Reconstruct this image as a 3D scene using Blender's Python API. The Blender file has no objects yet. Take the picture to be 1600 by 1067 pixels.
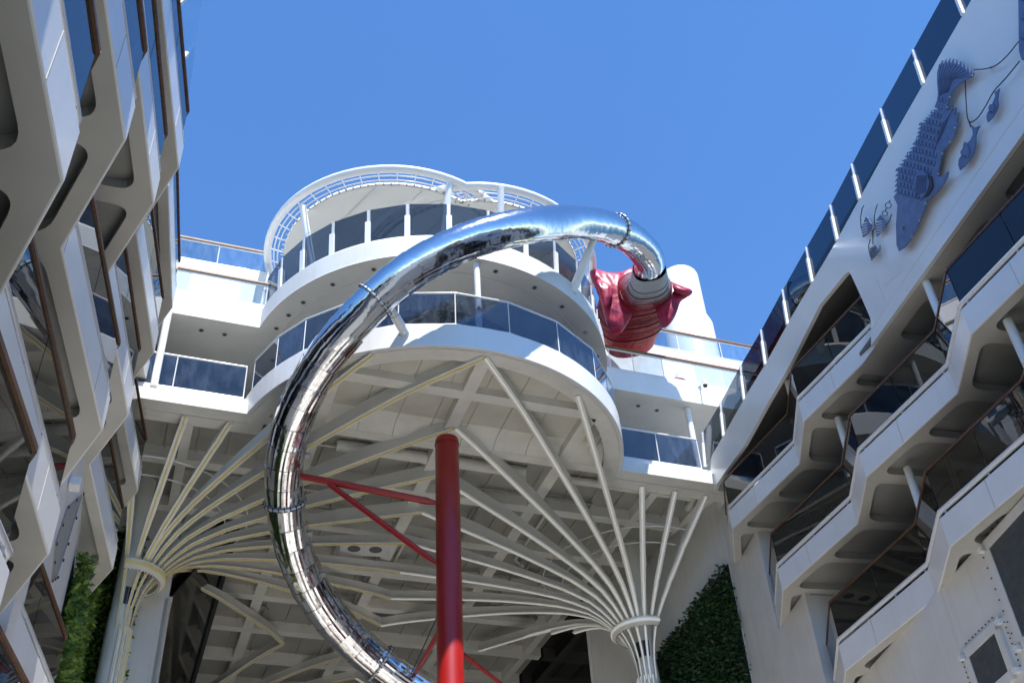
import bpy, bmesh, math, random
from math import radians, sin, cos, pi, tan, hypot, atan2, sqrt
from mathutils import Vector, Matrix
from mathutils.geometry import tessellate_polygon
random.seed(7)
scene = bpy.context.scene
COL = scene.collection

# ------------------------------------------------------------------ camera
F_PX, PITCH, ROLL = 1700.0, radians(39.87), radians(-3.818)
EYE = Vector((0, 0, 1.7))
_F = Vector((0, cos(PITCH), sin(PITCH)))
_R0 = Vector((1, 0, 0)); _U0 = Vector((0, -sin(PITCH), cos(PITCH)))
_R = _R0 * cos(ROLL) + _U0 * sin(ROLL)
_U = -_R0 * sin(ROLL) + _U0 * cos(ROLL)
cam_d = bpy.data.cameras.new('camera'); cam_d.sensor_width = 36.0
cam_d.lens = 36.0 * F_PX / 1600.0; cam_d.clip_start = 0.05; cam_d.clip_end = 3000
cam = bpy.data.objects.new('camera', cam_d); COL.objects.link(cam)
M = Matrix((( _R.x, _U.x, -_F.x, EYE.x), (_R.y, _U.y, -_F.y, EYE.y), (_R.z, _U.z, -_F.z, EYE.z), (0, 0, 0, 1)))
cam.matrix_world = M
scene.camera = cam

# ------------------------------------------------------------------ sky, sun, exposure
SUN = Vector((0.18, -0.37, 0.91)).normalized()          # direction towards the sun
SUN_EL = math.asin(SUN.z); SUN_AZ = atan2(SUN.x, SUN.y)
world = bpy.data.worlds.new('World'); scene.world = world; world.use_nodes = True
nt = world.node_tree; bg = nt.nodes['Background']
sky = nt.nodes.new('ShaderNodeTexSky'); sky.sky_type = 'NISHITA'; sky.sun_disc = False
sky.sun_elevation = SUN_EL; sky.sun_rotation = SUN_AZ
sky.air_density = 1.0; sky.dust_density = 0.0; sky.ozone_density = 5.0
hs = nt.nodes.new('ShaderNodeHueSaturation'); hs.inputs['Saturation'].default_value = 1.16; hs.inputs['Hue'].default_value = .503
nt.links.new(sky.outputs['Color'], hs.inputs['Color']); nt.links.new(hs.outputs['Color'], bg.inputs['Color']); bg.inputs['Strength'].default_value = 0.135
sl = bpy.data.lights.new('sun', 'SUN'); sl.energy = 4.8; sl.angle = radians(0.5); sl.color = (1.0, 0.98, 0.945)
so = bpy.data.objects.new('sun', sl); COL.objects.link(so)
so.rotation_euler = (-SUN).to_track_quat('-Z', 'Y').to_euler(); so.location = SUN * 60
scene.view_settings.view_transform = 'Standard'; scene.view_settings.look = 'None'
scene.view_settings.exposure = 1.0; scene.view_settings.gamma = 1.0
scene.render.engine = 'CYCLES'
scene.cycles.max_bounces = 10; scene.cycles.diffuse_bounces = 5; scene.cycles.glossy_bounces = 6
scene.cycles.transparent_max_bounces = 24; scene.cycles.caustics_reflective = False; scene.cycles.caustics_refractive = False

# ------------------------------------------------------------------ measuring helpers (photo pixel -> ray)
def ray(px, py):
    return _F * F_PX + _R * (px - 800) + _U * (533.5 - py)
def atz(px, py, z):
    d = ray(px, py); return EYE + d * ((z - EYE.z) / d.z)
def onplane(px, py, p0, n):
    d = ray(px, py); return EYE + d * ((p0 - EYE).dot(n) / d.dot(n))
TD = Vector((.9317, .3633, 0)); AD = Vector((-.3633, .9317, 0)); ZD = Vector((0, 0, 1))
def W(u, v, z): return TD * u + AD * v + ZD * z

# ------------------------------------------------------------------ materials
def newmat(name):
    m = bpy.data.materials.new(name); m.use_nodes = True
    n = m.node_tree.nodes; n.clear()
    o = n.new('ShaderNodeOutputMaterial'); return m, m.node_tree, o
def principled(name, col, rough=.4, metal=0.0, var=.06, scale=1.5, bump=0.0, bscale=20.0, coat=0.0, streak=0.0, dirt=(.55,.45,.33)):
    m, t, o = newmat(name)
    b = t.nodes.new('ShaderNodeBsdfPrincipled'); t.links.new(b.outputs[0], o.inputs[0])
    b.inputs['Roughness'].default_value = rough; b.inputs['Metallic'].default_value = metal
    if coat: b.inputs['Coat Weight'].default_value = coat; b.inputs['Coat Roughness'].default_value = .08
    g = t.nodes.new('ShaderNodeNewGeometry')
    nz = t.nodes.new('ShaderNodeTexNoise'); nz.inputs['Scale'].default_value = scale; nz.inputs['Detail'].default_value = 6
    t.links.new(g.outputs['Position'], nz.inputs['Vector'])
    mp = t.nodes.new('ShaderNodeMapRange'); mp.inputs[1].default_value = .3; mp.inputs[2].default_value = .7
    mp.inputs[3].default_value = 1 - var; mp.inputs[4].default_value = 1 + var * .5
    t.links.new(nz.outputs['Fac'], mp.inputs[0])
    mul = t.nodes.new('ShaderNodeVectorMath'); mul.operation = 'SCALE'; mul.inputs[0].default_value = col
    t.links.new(mp.outputs[0], mul.inputs['Scale'])
    out = mul.outputs[0]
    if streak:
        sc = t.nodes.new('ShaderNodeVectorMath'); sc.operation = 'MULTIPLY'; sc.inputs[1].default_value = (5.5, 5.5, .22)
        t.links.new(g.outputs['Position'], sc.inputs[0])
        n2 = t.nodes.new('ShaderNodeTexNoise'); n2.inputs['Scale'].default_value = 1.0; n2.inputs['Detail'].default_value = 5
        t.links.new(sc.outputs[0], n2.inputs['Vector'])
        m2 = t.nodes.new('ShaderNodeMapRange'); m2.inputs[1].default_value = .52; m2.inputs[2].default_value = .78
        m2.inputs[3].default_value = 0; m2.inputs[4].default_value = streak
        t.links.new(n2.outputs['Fac'], m2.inputs[0])
        mx = t.nodes.new('ShaderNodeMix'); mx.data_type = 'RGBA'
        t.links.new(m2.outputs[0], mx.inputs[0]); t.links.new(out, mx.inputs[6]); mx.inputs[7].default_value = (*dirt, 1)
        out = mx.outputs[2]
    t.links.new(out, b.inputs['Base Color'])
    if bump:
        nb = t.nodes.new('ShaderNodeTexNoise'); nb.inputs['Scale'].default_value = bscale; nb.inputs['Detail'].default_value = 4
        t.links.new(g.outputs['Position'], nb.inputs['Vector'])
        bp = t.nodes.new('ShaderNodeBump'); bp.inputs['Strength'].default_value = bump; bp.inputs['Distance'].default_value = .02
        t.links.new(nb.outputs['Fac'], bp.inputs['Height']); t.links.new(bp.outputs[0], b.inputs['Normal'])
    return m
def glassmat(name, tint, ior=1.6, haze=0.0, hazecol=(.6,.65,.7), rough=.0, smudge=0.0):
    m, t, o = newmat(name)
    tr = t.nodes.new('ShaderNodeBsdfTransparent'); oi = t.nodes.new('ShaderNodeObjectInfo'); mr = t.nodes.new('ShaderNodeMapRange'); mr.inputs[3].default_value = .82; mr.inputs[4].default_value = 1.12
    t.links.new(oi.outputs['Random'], mr.inputs[0]); vm = t.nodes.new('ShaderNodeVectorMath'); vm.operation = 'SCALE'; vm.inputs[0].default_value = tint; t.links.new(mr.outputs[0], vm.inputs['Scale']); t.links.new(vm.outputs[0], tr.inputs[0])   # panes differ slightly
    gl = t.nodes.new('ShaderNodeBsdfGlossy'); gl.inputs[0].default_value = (1, 1, 1, 1); gl.inputs['Roughness'].default_value = rough
    fr = t.nodes.new('ShaderNodeFresnel'); gb = t.nodes.new('ShaderNodeNewGeometry'); ma = t.nodes.new('ShaderNodeMath'); ma.operation = 'MULTIPLY_ADD'; ma.inputs[1].default_value = -2; ma.inputs[2].default_value = 1
    t.links.new(gb.outputs['Backfacing'], ma.inputs[0]); mb_ = t.nodes.new('ShaderNodeMath'); mb_.operation = 'POWER'; mb_.inputs[0].default_value = ior
    t.links.new(ma.outputs[0], mb_.inputs[1]); t.links.new(mb_.outputs[0], fr.inputs[0])   # same Fresnel on both faces of a pane
    mx = t.nodes.new('ShaderNodeMixShader'); t.links.new(fr.outputs[0], mx.inputs[0])
    base = tr.outputs[0]
    if haze:
        df = t.nodes.new('ShaderNodeBsdfDiffuse'); df.inputs[0].default_value = (*hazecol, 1)
        m0 = t.nodes.new('ShaderNodeMixShader'); m0.inputs[0].default_value = haze
        if smudge:
            g = t.nodes.new('ShaderNodeNewGeometry')
            sc = t.nodes.new('ShaderNodeVectorMath'); sc.operation = 'MULTIPLY'; sc.inputs[1].default_value = (3.2, 3.2, 1.1)
            t.links.new(g.outputs['Position'], sc.inputs[0])
            nz = t.nodes.new('ShaderNodeTexNoise'); nz.inputs['Scale'].default_value = 1.6; nz.inputs['Detail'].default_value = 8; nz.inputs['Roughness'].default_value = .65
            t.links.new(sc.outputs[0], nz.inputs['Vector'])
            mp = t.nodes.new('ShaderNodeMapRange'); mp.inputs[1].default_value = .42; mp.inputs[2].default_value = .75
            mp.inputs[3].default_value = haze * .6; mp.inputs[4].default_value = haze + smudge
            t.links.new(nz.outputs['Fac'], mp.inputs[0]); t.links.new(mp.outputs[0], m0.inputs[0])
        t.links.new(base, m0.inputs[1]); t.links.new(df.outputs[0], m0.inputs[2]); base = m0.outputs[0]
    t.links.new(base, mx.inputs[1]); t.links.new(gl.outputs[0], mx.inputs[2]); t.links.new(mx.outputs[0], o.inputs[0])
    return m
def timbermat(name, c1, c2, scale):
    m, t, o = newmat(name)
    b = t.nodes.new('ShaderNodeBsdfPrincipled'); t.links.new(b.outputs[0], o.inputs[0]); b.inputs['Roughness'].default_value = .45
    g = t.nodes.new('ShaderNodeNewGeometry')
    nz = t.nodes.new('ShaderNodeTexNoise'); nz.inputs['Scale'].default_value = scale; nz.inputs['Detail'].default_value = 8
    t.links.new(g.outputs['Position'], nz.inputs['Vector'])
    r = t.nodes.new('ShaderNodeValToRGB'); r.color_ramp.elements[0].position = .3; r.color_ramp.elements[1].position = .7
    r.color_ramp.elements[0].color = (*c1, 1); r.color_ramp.elements[1].color = (*c2, 1)
    t.links.new(nz.outputs['Fac'], r.inputs[0]); t.links.new(r.outputs[0], b.inputs['Base Color'])
    return m
MT = {}
MT['white'] = principled('white_hull_paint', (.82, .82, .81), .33, var=.06, scale=.9, bump=.06, bscale=2.2, coat=.2, streak=.10, dirt=(.55, .50, .43))
MT['wall'] = principled('weathered_white_paint', (.72, .71, .68), .42, var=.08, scale=1.2, bump=.05, bscale=6, streak=.28, dirt=(.5, .43, .33))
MT['plate'] = principled('glossy_white_plate', (.78, .78, .77), .22, var=.03, scale=.5, bump=.05, bscale=2.2, coat=.5)
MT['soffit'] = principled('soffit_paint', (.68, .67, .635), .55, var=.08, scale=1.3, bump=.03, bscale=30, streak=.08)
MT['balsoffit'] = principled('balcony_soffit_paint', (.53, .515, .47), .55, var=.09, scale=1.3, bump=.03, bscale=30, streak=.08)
MT['recess'] = principled('recess_shade_tone', (.33, .325, .30), .6, var=.1, scale=1.5)  # soffit white greyed so the colour deepens the recess shade
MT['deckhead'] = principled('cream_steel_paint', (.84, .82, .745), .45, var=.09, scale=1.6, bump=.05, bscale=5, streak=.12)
MT['frontplate'] = principled('front_plate_shade_tone', (.66, .635, .55), .5, var=.14, scale=1.1, streak=.2)  # cream darkened in the colour, standing for shade between the beams
MT['backplate'] = principled('rear_plate_shade_tone', (.42, .41, .365), .55, var=.12, scale=1.4, streak=.15)  # darker copy of the cream, deeper shade put into the colour
MT['stiff'] = principled('seam_paint', (.50, .48, .42), .6, var=.1)
MT['ribpaint'] = principled('rib_paint', (.86, .85, .79), .35, var=.05, scale=2)
MT['yellow'] = principled('yellow_strip', (.78, .63, .22), .4, var=.1, scale=6)
MT['whitestrip'] = principled('white_strip', (.86, .85, .80), .35, var=.05, scale=6)
for k_, e_ in (('yellow', .02), ('whitestrip', .13)):
    bb_ = [n for n in MT[k_].node_tree.nodes if n.type == 'BSDF_PRINCIPLED'][0]; bb_.inputs['Emission Color'].default_value = (.95, .80, .34, 1) if k_ == 'yellow' else (1, .98, .92, 1); bb_.inputs['Emission Strength'].default_value = e_
MT['tubewhite'] = principled('white_tube_paint', (.82, .82, .81), .28, var=.03, coat=.3)
MT['steelrail'] = principled('grey_rail_paint', (.62, .64, .67), .3, var=.05, metal=.2)
MT['dark'] = principled('dark_cavity', (.03, .03, .033), .5, var=.2)
MT['lens'] = principled('dark_lens', (.05, .045, .04), .2, var=.1)
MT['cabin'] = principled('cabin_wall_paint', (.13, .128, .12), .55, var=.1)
MT['grey'] = principled('grey_pipe_paint', (.36, .36, .345), .5, var=.15, scale=4)
MT['cable'] = principled('black_cable', (.04, .04, .04), .5)
MT['red'] = principled('red_pole_paint', (.36, .008, .005), .36, var=.08, scale=2, coat=.12)
MT['timber'] = timbermat('varnished_timber', (.06, .026, .011), (.13, .058, .023), 14)
MT['timberlight'] = timbermat('teak_handrail', (.20, .10, .045), (.33, .18, .09), 14)
MT['bluefish'] = principled('blue_grey_enamel', (.115, .165, .30), .5, var=.22, scale=5, bump=.2, bscale=14)
MT['bluegroove'] = principled('dark_blue_groove', (.05, .08, .18), .6, var=.2, scale=9)
MT['greyfish'] = principled('grey_enamel', (.20, .23, .29), .5, var=.25, scale=20)
MT['louvre'] = principled('louvre_grey', (.16, .155, .145), .5, var=.2, scale=8)
MT['canopy'] = principled('cream_canopy_membrane', (.72, .71, .65), .6, var=.04, scale=1.2)
MT['cabinglass'] = glassmat('cabin_door_glass', (.05, .055, .06), 1.5)
MT['balconyglass'] = glassmat('tinted_balcony_glass', (.18, .205, .235), 1.55, haze=.006)
MT['drumglass'] = glassmat('blue_tinted_glass', (.44, .50, .60), 1.6, haze=.03, hazecol=(.45, .55, .7), smudge=.07)
MT['smokeglass'] = glassmat('smoked_screen_glass', (.37, .41, .46), 1.5, haze=.015, hazecol=(.35, .42, .5))
MT['clearglass'] = glassmat('clear_glass', (.86, .92, .95), 1.5, haze=.04, hazecol=(.6, .68, .75), smudge=.07)
MT['bandglass'] = glassmat('dark_screen_glass', (.27, .33, .38), 1.35, haze=.006)
MT['bigglass'] = principled('dark_window_glass', (.012, .013, .013), .06, var=.1)
for n_ in MT['bigglass'].node_tree.nodes:
    if n_.type == 'BSDF_PRINCIPLED': n_.inputs['Specular IOR Level'].default_value = .06

def steelmat():
    m, t, o = newmat('mirror_steel')
    b = t.nodes.new('ShaderNodeBsdfPrincipled'); t.links.new(b.outputs[0], o.inputs[0])
    b.inputs['Metallic'].default_value = 1; b.inputs['Base Color'].default_value = (.62, .62, .63, 1)
    g = t.nodes.new('ShaderNodeNewGeometry')
    nz = t.nodes.new('ShaderNodeTexNoise'); nz.inputs['Scale'].default_value = 2.2; nz.inputs['Detail'].default_value = 2
    t.links.new(g.outputs['Position'], nz.inputs['Vector'])
    n2 = t.nodes.new('ShaderNodeTexNoise'); n2.inputs['Scale'].default_value = 40; n2.inputs['Detail'].default_value = 3
    t.links.new(g.outputs['Position'], n2.inputs['Vector'])
    mp = t.nodes.new('ShaderNodeMapRange'); mp.inputs[3].default_value = .03; mp.inputs[4].default_value = .22
    t.links.new(n2.outputs['Fac'], mp.inputs[0]); t.links.new(mp.outputs[0], b.inputs['Roughness'])
    bp = t.nodes.new('ShaderNodeBump'); bp.inputs['Strength'].default_value = .38; bp.inputs['Distance'].default_value = .05
    t.links.new(nz.outputs['Fac'], bp.inputs['Height']); t.links.new(bp.outputs[0], b.inputs['Normal'])
    return m
MT['steel'] = steelmat()

def leafmat(name, c1, c2):
    m, t, o = newmat(name)
    b = t.nodes.new('ShaderNodeBsdfPrincipled'); b.inputs['Roughness'].default_value = .55
    oi = t.nodes.new('ShaderNodeNewGeometry'); r = t.nodes.new('ShaderNodeValToRGB')
    r.color_ramp.elements[0].color = (*c1, 1); r.color_ramp.elements[1].color = (*c2, 1)
    t.links.new(oi.outputs['Random Per Island'], r.inputs[0]); t.links.new(r.outputs[0], b.inputs['Base Color'])
    tl = t.nodes.new('ShaderNodeBsdfTranslucent'); t.links.new(r.outputs[0], tl.inputs[0])
    mx = t.nodes.new('ShaderNodeMixShader'); mx.inputs[0].default_value = .25
    t.links.new(b.outputs[0], mx.inputs[1]); t.links.new(tl.outputs[0], mx.inputs[2]); t.links.new(mx.outputs[0], o.inputs[0])
    return m
MT['leaf'] = leafmat('sunlit_hedge_leaf', (.035, .10, .015), (.24, .36, .06))  # greens brightened to carry sunlight that does not reach this hedge
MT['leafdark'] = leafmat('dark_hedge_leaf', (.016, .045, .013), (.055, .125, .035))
MT['hedgeback'] = principled('hedge_backing', (.018, .028, .014), .9, var=.4, scale=6)

def monstermat():
    m, t, o = newmat('painted_monster_skin')
    b = t.nodes.new('ShaderNodeBsdfPrincipled'); t.links.new(b.outputs[0], o.inputs[0]); b.inputs['Roughness'].default_value = .40; b.inputs['Specular IOR Level'].default_value = .16
    tc = t.nodes.new('ShaderNodeTexCoord'); sx = t.nodes.new('ShaderNodeSeparateXYZ'); t.links.new(tc.outputs['Object'], sx.inputs[0])
    nz = t.nodes.new('ShaderNodeTexNoise'); nz.inputs['Scale'].default_value = 1.7; nz.inputs['Detail'].default_value = 6
    t.links.new(tc.outputs['Object'], nz.inputs['Vector'])
    ad = t.nodes.new('ShaderNodeMath'); ad.operation = 'MULTIPLY_ADD'; ad.inputs[1].default_value = .55; t.links.new(nz.outputs['Fac'], ad.inputs[0]); t.links.new(sx.outputs[1], ad.inputs[2])
    mp = t.nodes.new('ShaderNodeMapRange'); mp.inputs[1].default_value = .75; mp.inputs[2].default_value = 3.6
    t.links.new(ad.outputs[0], mp.inputs[0])
    r = t.nodes.new('ShaderNodeValToRGB'); e = r.color_ramp.elements
    e[0].position = 0; e[0].color = (.30, .32, .34, 1); e[1].position = 1; e[1].color = (.24, .004, .008, 1)
    k = e.new(.12); k.color = (.22, .20, .22, 1); k = e.new(.22); k.color = (.20, .010, .018, 1); k = e.new(.5); k.color = (.15, .006, .012, 1)
    t.links.new(mp.outputs[0], r.inputs[0])
    t.links.new(r.outputs[0], b.inputs['Base Color'])
    vo = t.nodes.new('ShaderNodeTexVoronoi'); vo.inputs['Scale'].default_value = 7; t.links.new(tc.outputs['Object'], vo.inputs['Vector'])
    bp = t.nodes.new('ShaderNodeBump'); bp.inputs['Strength'].default_value = .35; bp.inputs['Distance'].default_value = .05
    t.links.new(vo.outputs['Distance'], bp.inputs['Height']); t.links.new(bp.outputs[0], b.inputs['Normal'])
    return m
MT['monster'] = monstermat()
def finmat():
    m, t, o = newmat('painted_fin_skin')
    b = t.nodes.new('ShaderNodeBsdfPrincipled'); t.links.new(b.outputs[0], o.inputs[0]); b.inputs['Roughness'].default_value = .38; b.inputs['Specular IOR Level'].default_value = .2
    g = t.nodes.new('ShaderNodeNewGeometry'); vo = t.nodes.new('ShaderNodeTexVoronoi'); vo.inputs['Scale'].default_value = 3.2
    t.links.new(g.outputs['Position'], vo.inputs['Vector'])
    nz = t.nodes.new('ShaderNodeTexNoise'); nz.inputs['Scale'].default_value = 2.6; nz.inputs['Detail'].default_value = 5; t.links.new(g.outputs['Position'], nz.inputs['Vector'])
    r = t.nodes.new('ShaderNodeValToRGB'); e = r.color_ramp.elements
    e[0].position = .3; e[0].color = (.22, .008, .018, 1); e[1].position = .72; e[1].color = (.08, .010, .05, 1)
    k = e.new(.5); k.color = (.36, .035, .075, 1)
    t.links.new(nz.outputs['Fac'], r.inputs[0]); t.links.new(r.outputs[0], b.inputs['Base Color'])
    bp = t.nodes.new('ShaderNodeBump'); bp.inputs['Strength'].default_value = .5; bp.inputs['Distance'].default_value = .06
    t.links.new(vo.outputs['Distance'], bp.inputs['Height']); t.links.new(bp.outputs[0], b.inputs['Normal'])
    return m
MT['fin'] = finmat()
def bouncefloormat():
    m, t, o = newmat('bounce_floor_stripes')
    b = t.nodes.new('ShaderNodeBsdfPrincipled'); t.links.new(b.outputs[0], o.inputs[0]); b.inputs['Roughness'].default_value = .6
    g = t.nodes.new('ShaderNodeNewGeometry'); mp = t.nodes.new('ShaderNodeMapping'); mp.inputs['Rotation'].default_value = (0, 0, radians(-21)); mp.inputs['Scale'].default_value = (.9, .11, 1)
    nz = t.nodes.new('ShaderNodeTexNoise'); nz.inputs['Scale'].default_value = 1.0; nz.inputs['Detail'].default_value = 2
    t.links.new(g.outputs['Position'], mp.inputs[0]); t.links.new(mp.outputs[0], nz.inputs['Vector'])
    r = t.nodes.new('ShaderNodeValToRGB'); r.color_ramp.interpolation = 'CONSTANT'; e = r.color_ramp.elements
    e[0].position = 0; e[0].color = (.17, .12, .085, 1); e[1].position = .42; e[1].color = (.68, .69, .67, 1)
    k = e.new(.50); k.color = (.26, .19, .14, 1); k = e.new(.56); k.color = (.78, .79, .76, 1); k = e.new(.66); k.color = (.13, .10, .08, 1)
    t.links.new(nz.outputs['Fac'], r.inputs[0]); t.links.new(r.outputs[0], b.inputs['Base Color']); return m
MT['bouncefloor'] = bouncefloormat()
MT['deckgrey'] = principled('grey_deck_coating', (.145, .155, .155), .6, var=.2, scale=.6)
MT['sea'] = principled('sea_water', (.02, .05, .08), .12, var=.3, scale=.05, bump=.5, bscale=.6)

# ------------------------------------------------------------------ mesh helpers
BASE = {}
def empty(name, loc, label=None, cat=None, group=None, kind=None):
    o = bpy.data.objects.new(name, None); COL.objects.link(o); o.location = loc; o.empty_display_size = .3
    BASE[o] = Vector(loc); tag(o, label, cat, group, kind or 'thing'); return o
def tag(o, label=None, cat=None, group=None, kind=None):
    if label: o['label'] = label
    if cat: o['category'] = cat
    if group: o['group'] = group
    if kind: o['kind'] = kind
    return o
def rounded(poly, r, n=4):
    out = []; N = len(poly)
    for i in range(N):
        p0, p, p1 = Vector(poly[i - 1]), Vector(poly[i]), Vector(poly[(i + 1) % N])
        a = (p0 - p); b = (p1 - p); rr = min(r, a.length * .45, b.length * .45); a.normalize(); b.normalize()
        s, e = p + a * rr, p + b * rr
        for k in range(n + 1):
            q = k / n; out.append(s * (1 - q) ** 2 + p * 2 * q * (1 - q) + e * q * q)
    return out
def offset(poly, d, closed=False):
    """move a 2-D polyline d to its left"""
    P = [Vector(p[:2]) for p in poly]; N = len(P); out = []
    for i in range(N):
        dirs = []
        if i > 0 or closed: dirs.append((P[i] - P[i - 1]).normalized())
        if i < N - 1 or closed: dirs.append((P[(i + 1) % N] - P[i]).normalized())
        ns = [Vector((-q.y, q.x)) for q in dirs]
        if len(ns) == 1: out.append(P[i] + ns[0] * d)
        else:
            m = (ns[0] + ns[1]).normalized(); out.append(P[i] + m * (d / max(.35, m.dot(ns[0]))))
    return out
class MB:
    def __init__(s): s.v = []; s.f = []; s.sm = []
    def add(s, vs, fs, smooth=False):
        o = len(s.v); s.v += [Vector(v) for v in vs]
        for f in fs: s.f.append(tuple(i + o for i in f)); s.sm.append(smooth)
        return s
    def hexa(s, p):   # p: 4 bottom, 4 top
        return s.add(p, [(3, 2, 1, 0), (4, 5, 6, 7), (0, 1, 5, 4), (1, 2, 6, 5), (2, 3, 7, 6), (3, 0, 4, 7)])
    def box(s, c, ax, ay, az):
        c = Vector(c); p = []
        for k in (-1, 1):
            for i, j in ((-1, -1), (1, -1), (1, 1), (-1, 1)): p.append(c + ax * i + ay * j + az * k)
        return s.hexa(p)
    def bar(s, a, b, w, h, up=ZD):
        a, b = Vector(a), Vector(b); d = (b - a).normalized(); x = d.cross(up)
        if x.length < 1e-4: x = Vector((1, 0, 0))
        x.normalize(); y = x.cross(d).normalized()
        p = [a + x * i * w / 2 + y * j * h / 2 for i, j in ((-1, -1), (1, -1), (1, 1), (-1, 1))] + [b + x * i * w / 2 + y * j * h / 2 for i, j in ((-1, -1), (1, -1), (1, 1), (-1, 1))]
        return s.hexa(p)
    def prism(s, poly, z0, z1):
        P = [Vector((p[0], p[1], 0)) for p in poly]; n = len(P)
        tri = tessellate_polygon([P])
        vs = [Vector((p.x, p.y, z0)) for p in P] + [Vector((p.x, p.y, z1)) for p in P]
        fs = [tuple(t) for t in tri] + [tuple(i + n for i in t) for t in tri] + [(i, (i + 1) % n, (i + 1) % n + n, i + n) for i in range(n)]
        return s.add(vs, fs)
    def flat(s, polys, z=None):
        P = [[Vector(p) if len(p) == 3 else Vector((p[0], p[1], z)) for p in q] for q in polys]
        if z is not None: P = [[Vector((p.x, p.y, z)) for p in q] for q in P]
        allv = [p for q in P for p in q]
        return s.add(allv, [tuple(t) for t in tessellate_polygon(P)])
    def slab(s, pts, n, th):
        """planar 3-D polygon given thickness th against its normal n"""
        pts = [Vector(p) for p in pts]; n = Vector(n).normalized(); k = len(pts)
        tri = tessellate_polygon([pts])
        vs = pts + [p - n * th for p in pts]
        return s.add(vs, [tuple(t) for t in tri] + [tuple(i + k for i in t) for t in tri] + [(i, (i + 1) % k, (i + 1) % k + k, i + k) for i in range(k)])
    def tube(s, path, r, n=10, caps=True, closed=False):
        P = [Vector(p) for p in path]; N = len(P); rs = r if isinstance(r, (list, tuple)) else [r] * N
        vs = []; fs = []; ref = None
        for i in range(N):
            if closed: d = (P[(i + 1) % N] - P[i - 1]).normalized()
            else: d = (P[min(i + 1, N - 1)] - P[max(i - 1, 0)]).normalized()
            if ref is None:
                ref = d.orthogonal().normalized() if abs(d.z) > .9 else d.cross(ZD).normalized()
            x = (ref - d * ref.dot(d)).normalized(); ref = x; y = d.cross(x)
            for k in range(n):
                a = 2 * pi * k / n; vs.append(P[i] + (x * cos(a) + y * sin(a)) * rs[i])
        R = N if closed else N - 1
        for i in range(R):
            j = (i + 1) % N
            for k in range(n): fs.append((i * n + k, i * n + (k + 1) % n, j * n + (k + 1) % n, j * n + k))
        s.add(vs, fs, True)
        if caps and not closed:
            s.add(vs[:n], [tuple(range(n))[::-1]]); s.add(vs[-n:], [tuple(range(n))])
        return s
    def wall(s, poly, d, z0, z1, closed=False):
        """vertical wall along a 2-D polyline, d thick to its left"""
        A = [Vector(p[:2]) for p in poly]; B = offset(poly, d, closed); n = len(A)
        vs = []
        for a, b in zip(A, B): vs += [(a.x, a.y, z0), (b.x, b.y, z0), (b.x, b.y, z1), (a.x, a.y, z1)]
        fs = []
        for i in range(n if closed else n - 1):
            o, q = 4 * i, 4 * ((i + 1) % n)
            for k in range(4): fs.append((o + k, q + k, q + (k + 1) % 4, o + (k + 1) % 4))
        if not closed: fs += [(0, 1, 2, 3), (4 * n - 1, 4 * n - 2, 4 * n - 3, 4 * n - 4)]
        return s.add(vs, fs)
    def lathe(s, c, prof, n=32, a0=0, a1=2 * pi):
        c = Vector(c); full = abs(a1 - a0 - 2 * pi) < 1e-6; K = n if full else n + 1; vs = []; fs = []
        for r, z in prof:
            for k in range(K):
                a = a0 + (a1 - a0) * k / n; vs.append(c + Vector((r * cos(a), r * sin(a), z)))
        for i in range(len(prof) - 1):
            for k in range(n):
                q = (k + 1) % K; fs.append((i * K + k, i * K + q, (i + 1) * K + q, (i + 1) * K + k))
        return s.add(vs, fs, True)
    def disc(s, c, n, r, th, k=16):
        c, n = Vector(c), Vector(n).normalized(); x = n.orthogonal().normalized(); y = n.cross(x)
        return s.slab([c + (x * cos(2 * pi * i / k) + y * sin(2 * pi * i / k)) * r for i in range(k)], n, th)
    def build(s, name, mat, parent=None, bevel=0.0, autosmooth=False):
        b = Vector((0, 0, 0)); p = parent
        if parent is not None: b = BASE[parent]
        me = bpy.data.meshes.new(name); me.from_pydata([v - b for v in s.v], [], s.f); me.validate()
        bm = bmesh.new(); bm.from_mesh(me); bmesh.ops.recalc_face_normals(bm, faces=bm.faces); bm.to_mesh(me); bm.free()
        if any(s.sm) and len(me.polygons) == len(s.sm):
            me.polygons.foreach_set('use_smooth', s.sm)
        me.materials.append(MT[mat]); o = bpy.data.objects.new(name, me); COL.objects.link(o)
        if parent is not None: o.parent = parent
        BASE[o] = b
        if bevel:
            m = o.modifiers.new('edge', 'BEVEL'); m.width = bevel; m.segments = 2; m.limit_method = 'ANGLE'; m.angle_limit = radians(40)
        return o
def circle(cu, cv, r, z, a0, a1, n):
    return [W(cu + r * cos(radians(a0 + (a1 - a0) * i / n)), cv + r * sin(radians(a0 + (a1 - a0) * i / n)), z) for i in range(n + 1)]
def catmull(P, k=8):
    P = [Vector(p) for p in P]; out = []
    for i in range(len(P) - 1):
        a, b, c, d = P[max(i - 1, 0)], P[i], P[i + 1], P[min(i + 2, len(P) - 1)]
        for j in range(k):
            t = j / k; out.append(.5 * ((2 * b) + (c - a) * t + (2 * a - 5 * b + 4 * c - d) * t * t + (-a + 3 * b - 3 * c + d) * t ** 3))
    out.append(P[-1]); return out

# ================================================================== SETTING
fl = MB().box((0, 0, -.1), Vector((60, 0, 0)), Vector((0, 90, 0)), ZD * .1).build('deck_floor', 'deckgrey'); tag(fl, kind='structure')
bounce_zone = MB().prism([W(u, v, 0)[:2] for u, v in ((.2, 12), (13.6, 12), (13.6, 45.5), (.2, 45.5))], -.02, .006).build('promenade', 'bouncefloor'); tag(bounce_zone, kind='structure')  # striped floor zone added to bounce light up and streak the tube reflections
sea = MB().flat([[(-2500, -2500), (2500, -2500), (2500, 2500), (-2500, 2500)]], -25).build('sea', 'sea'); tag(sea, kind='structure')

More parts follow.
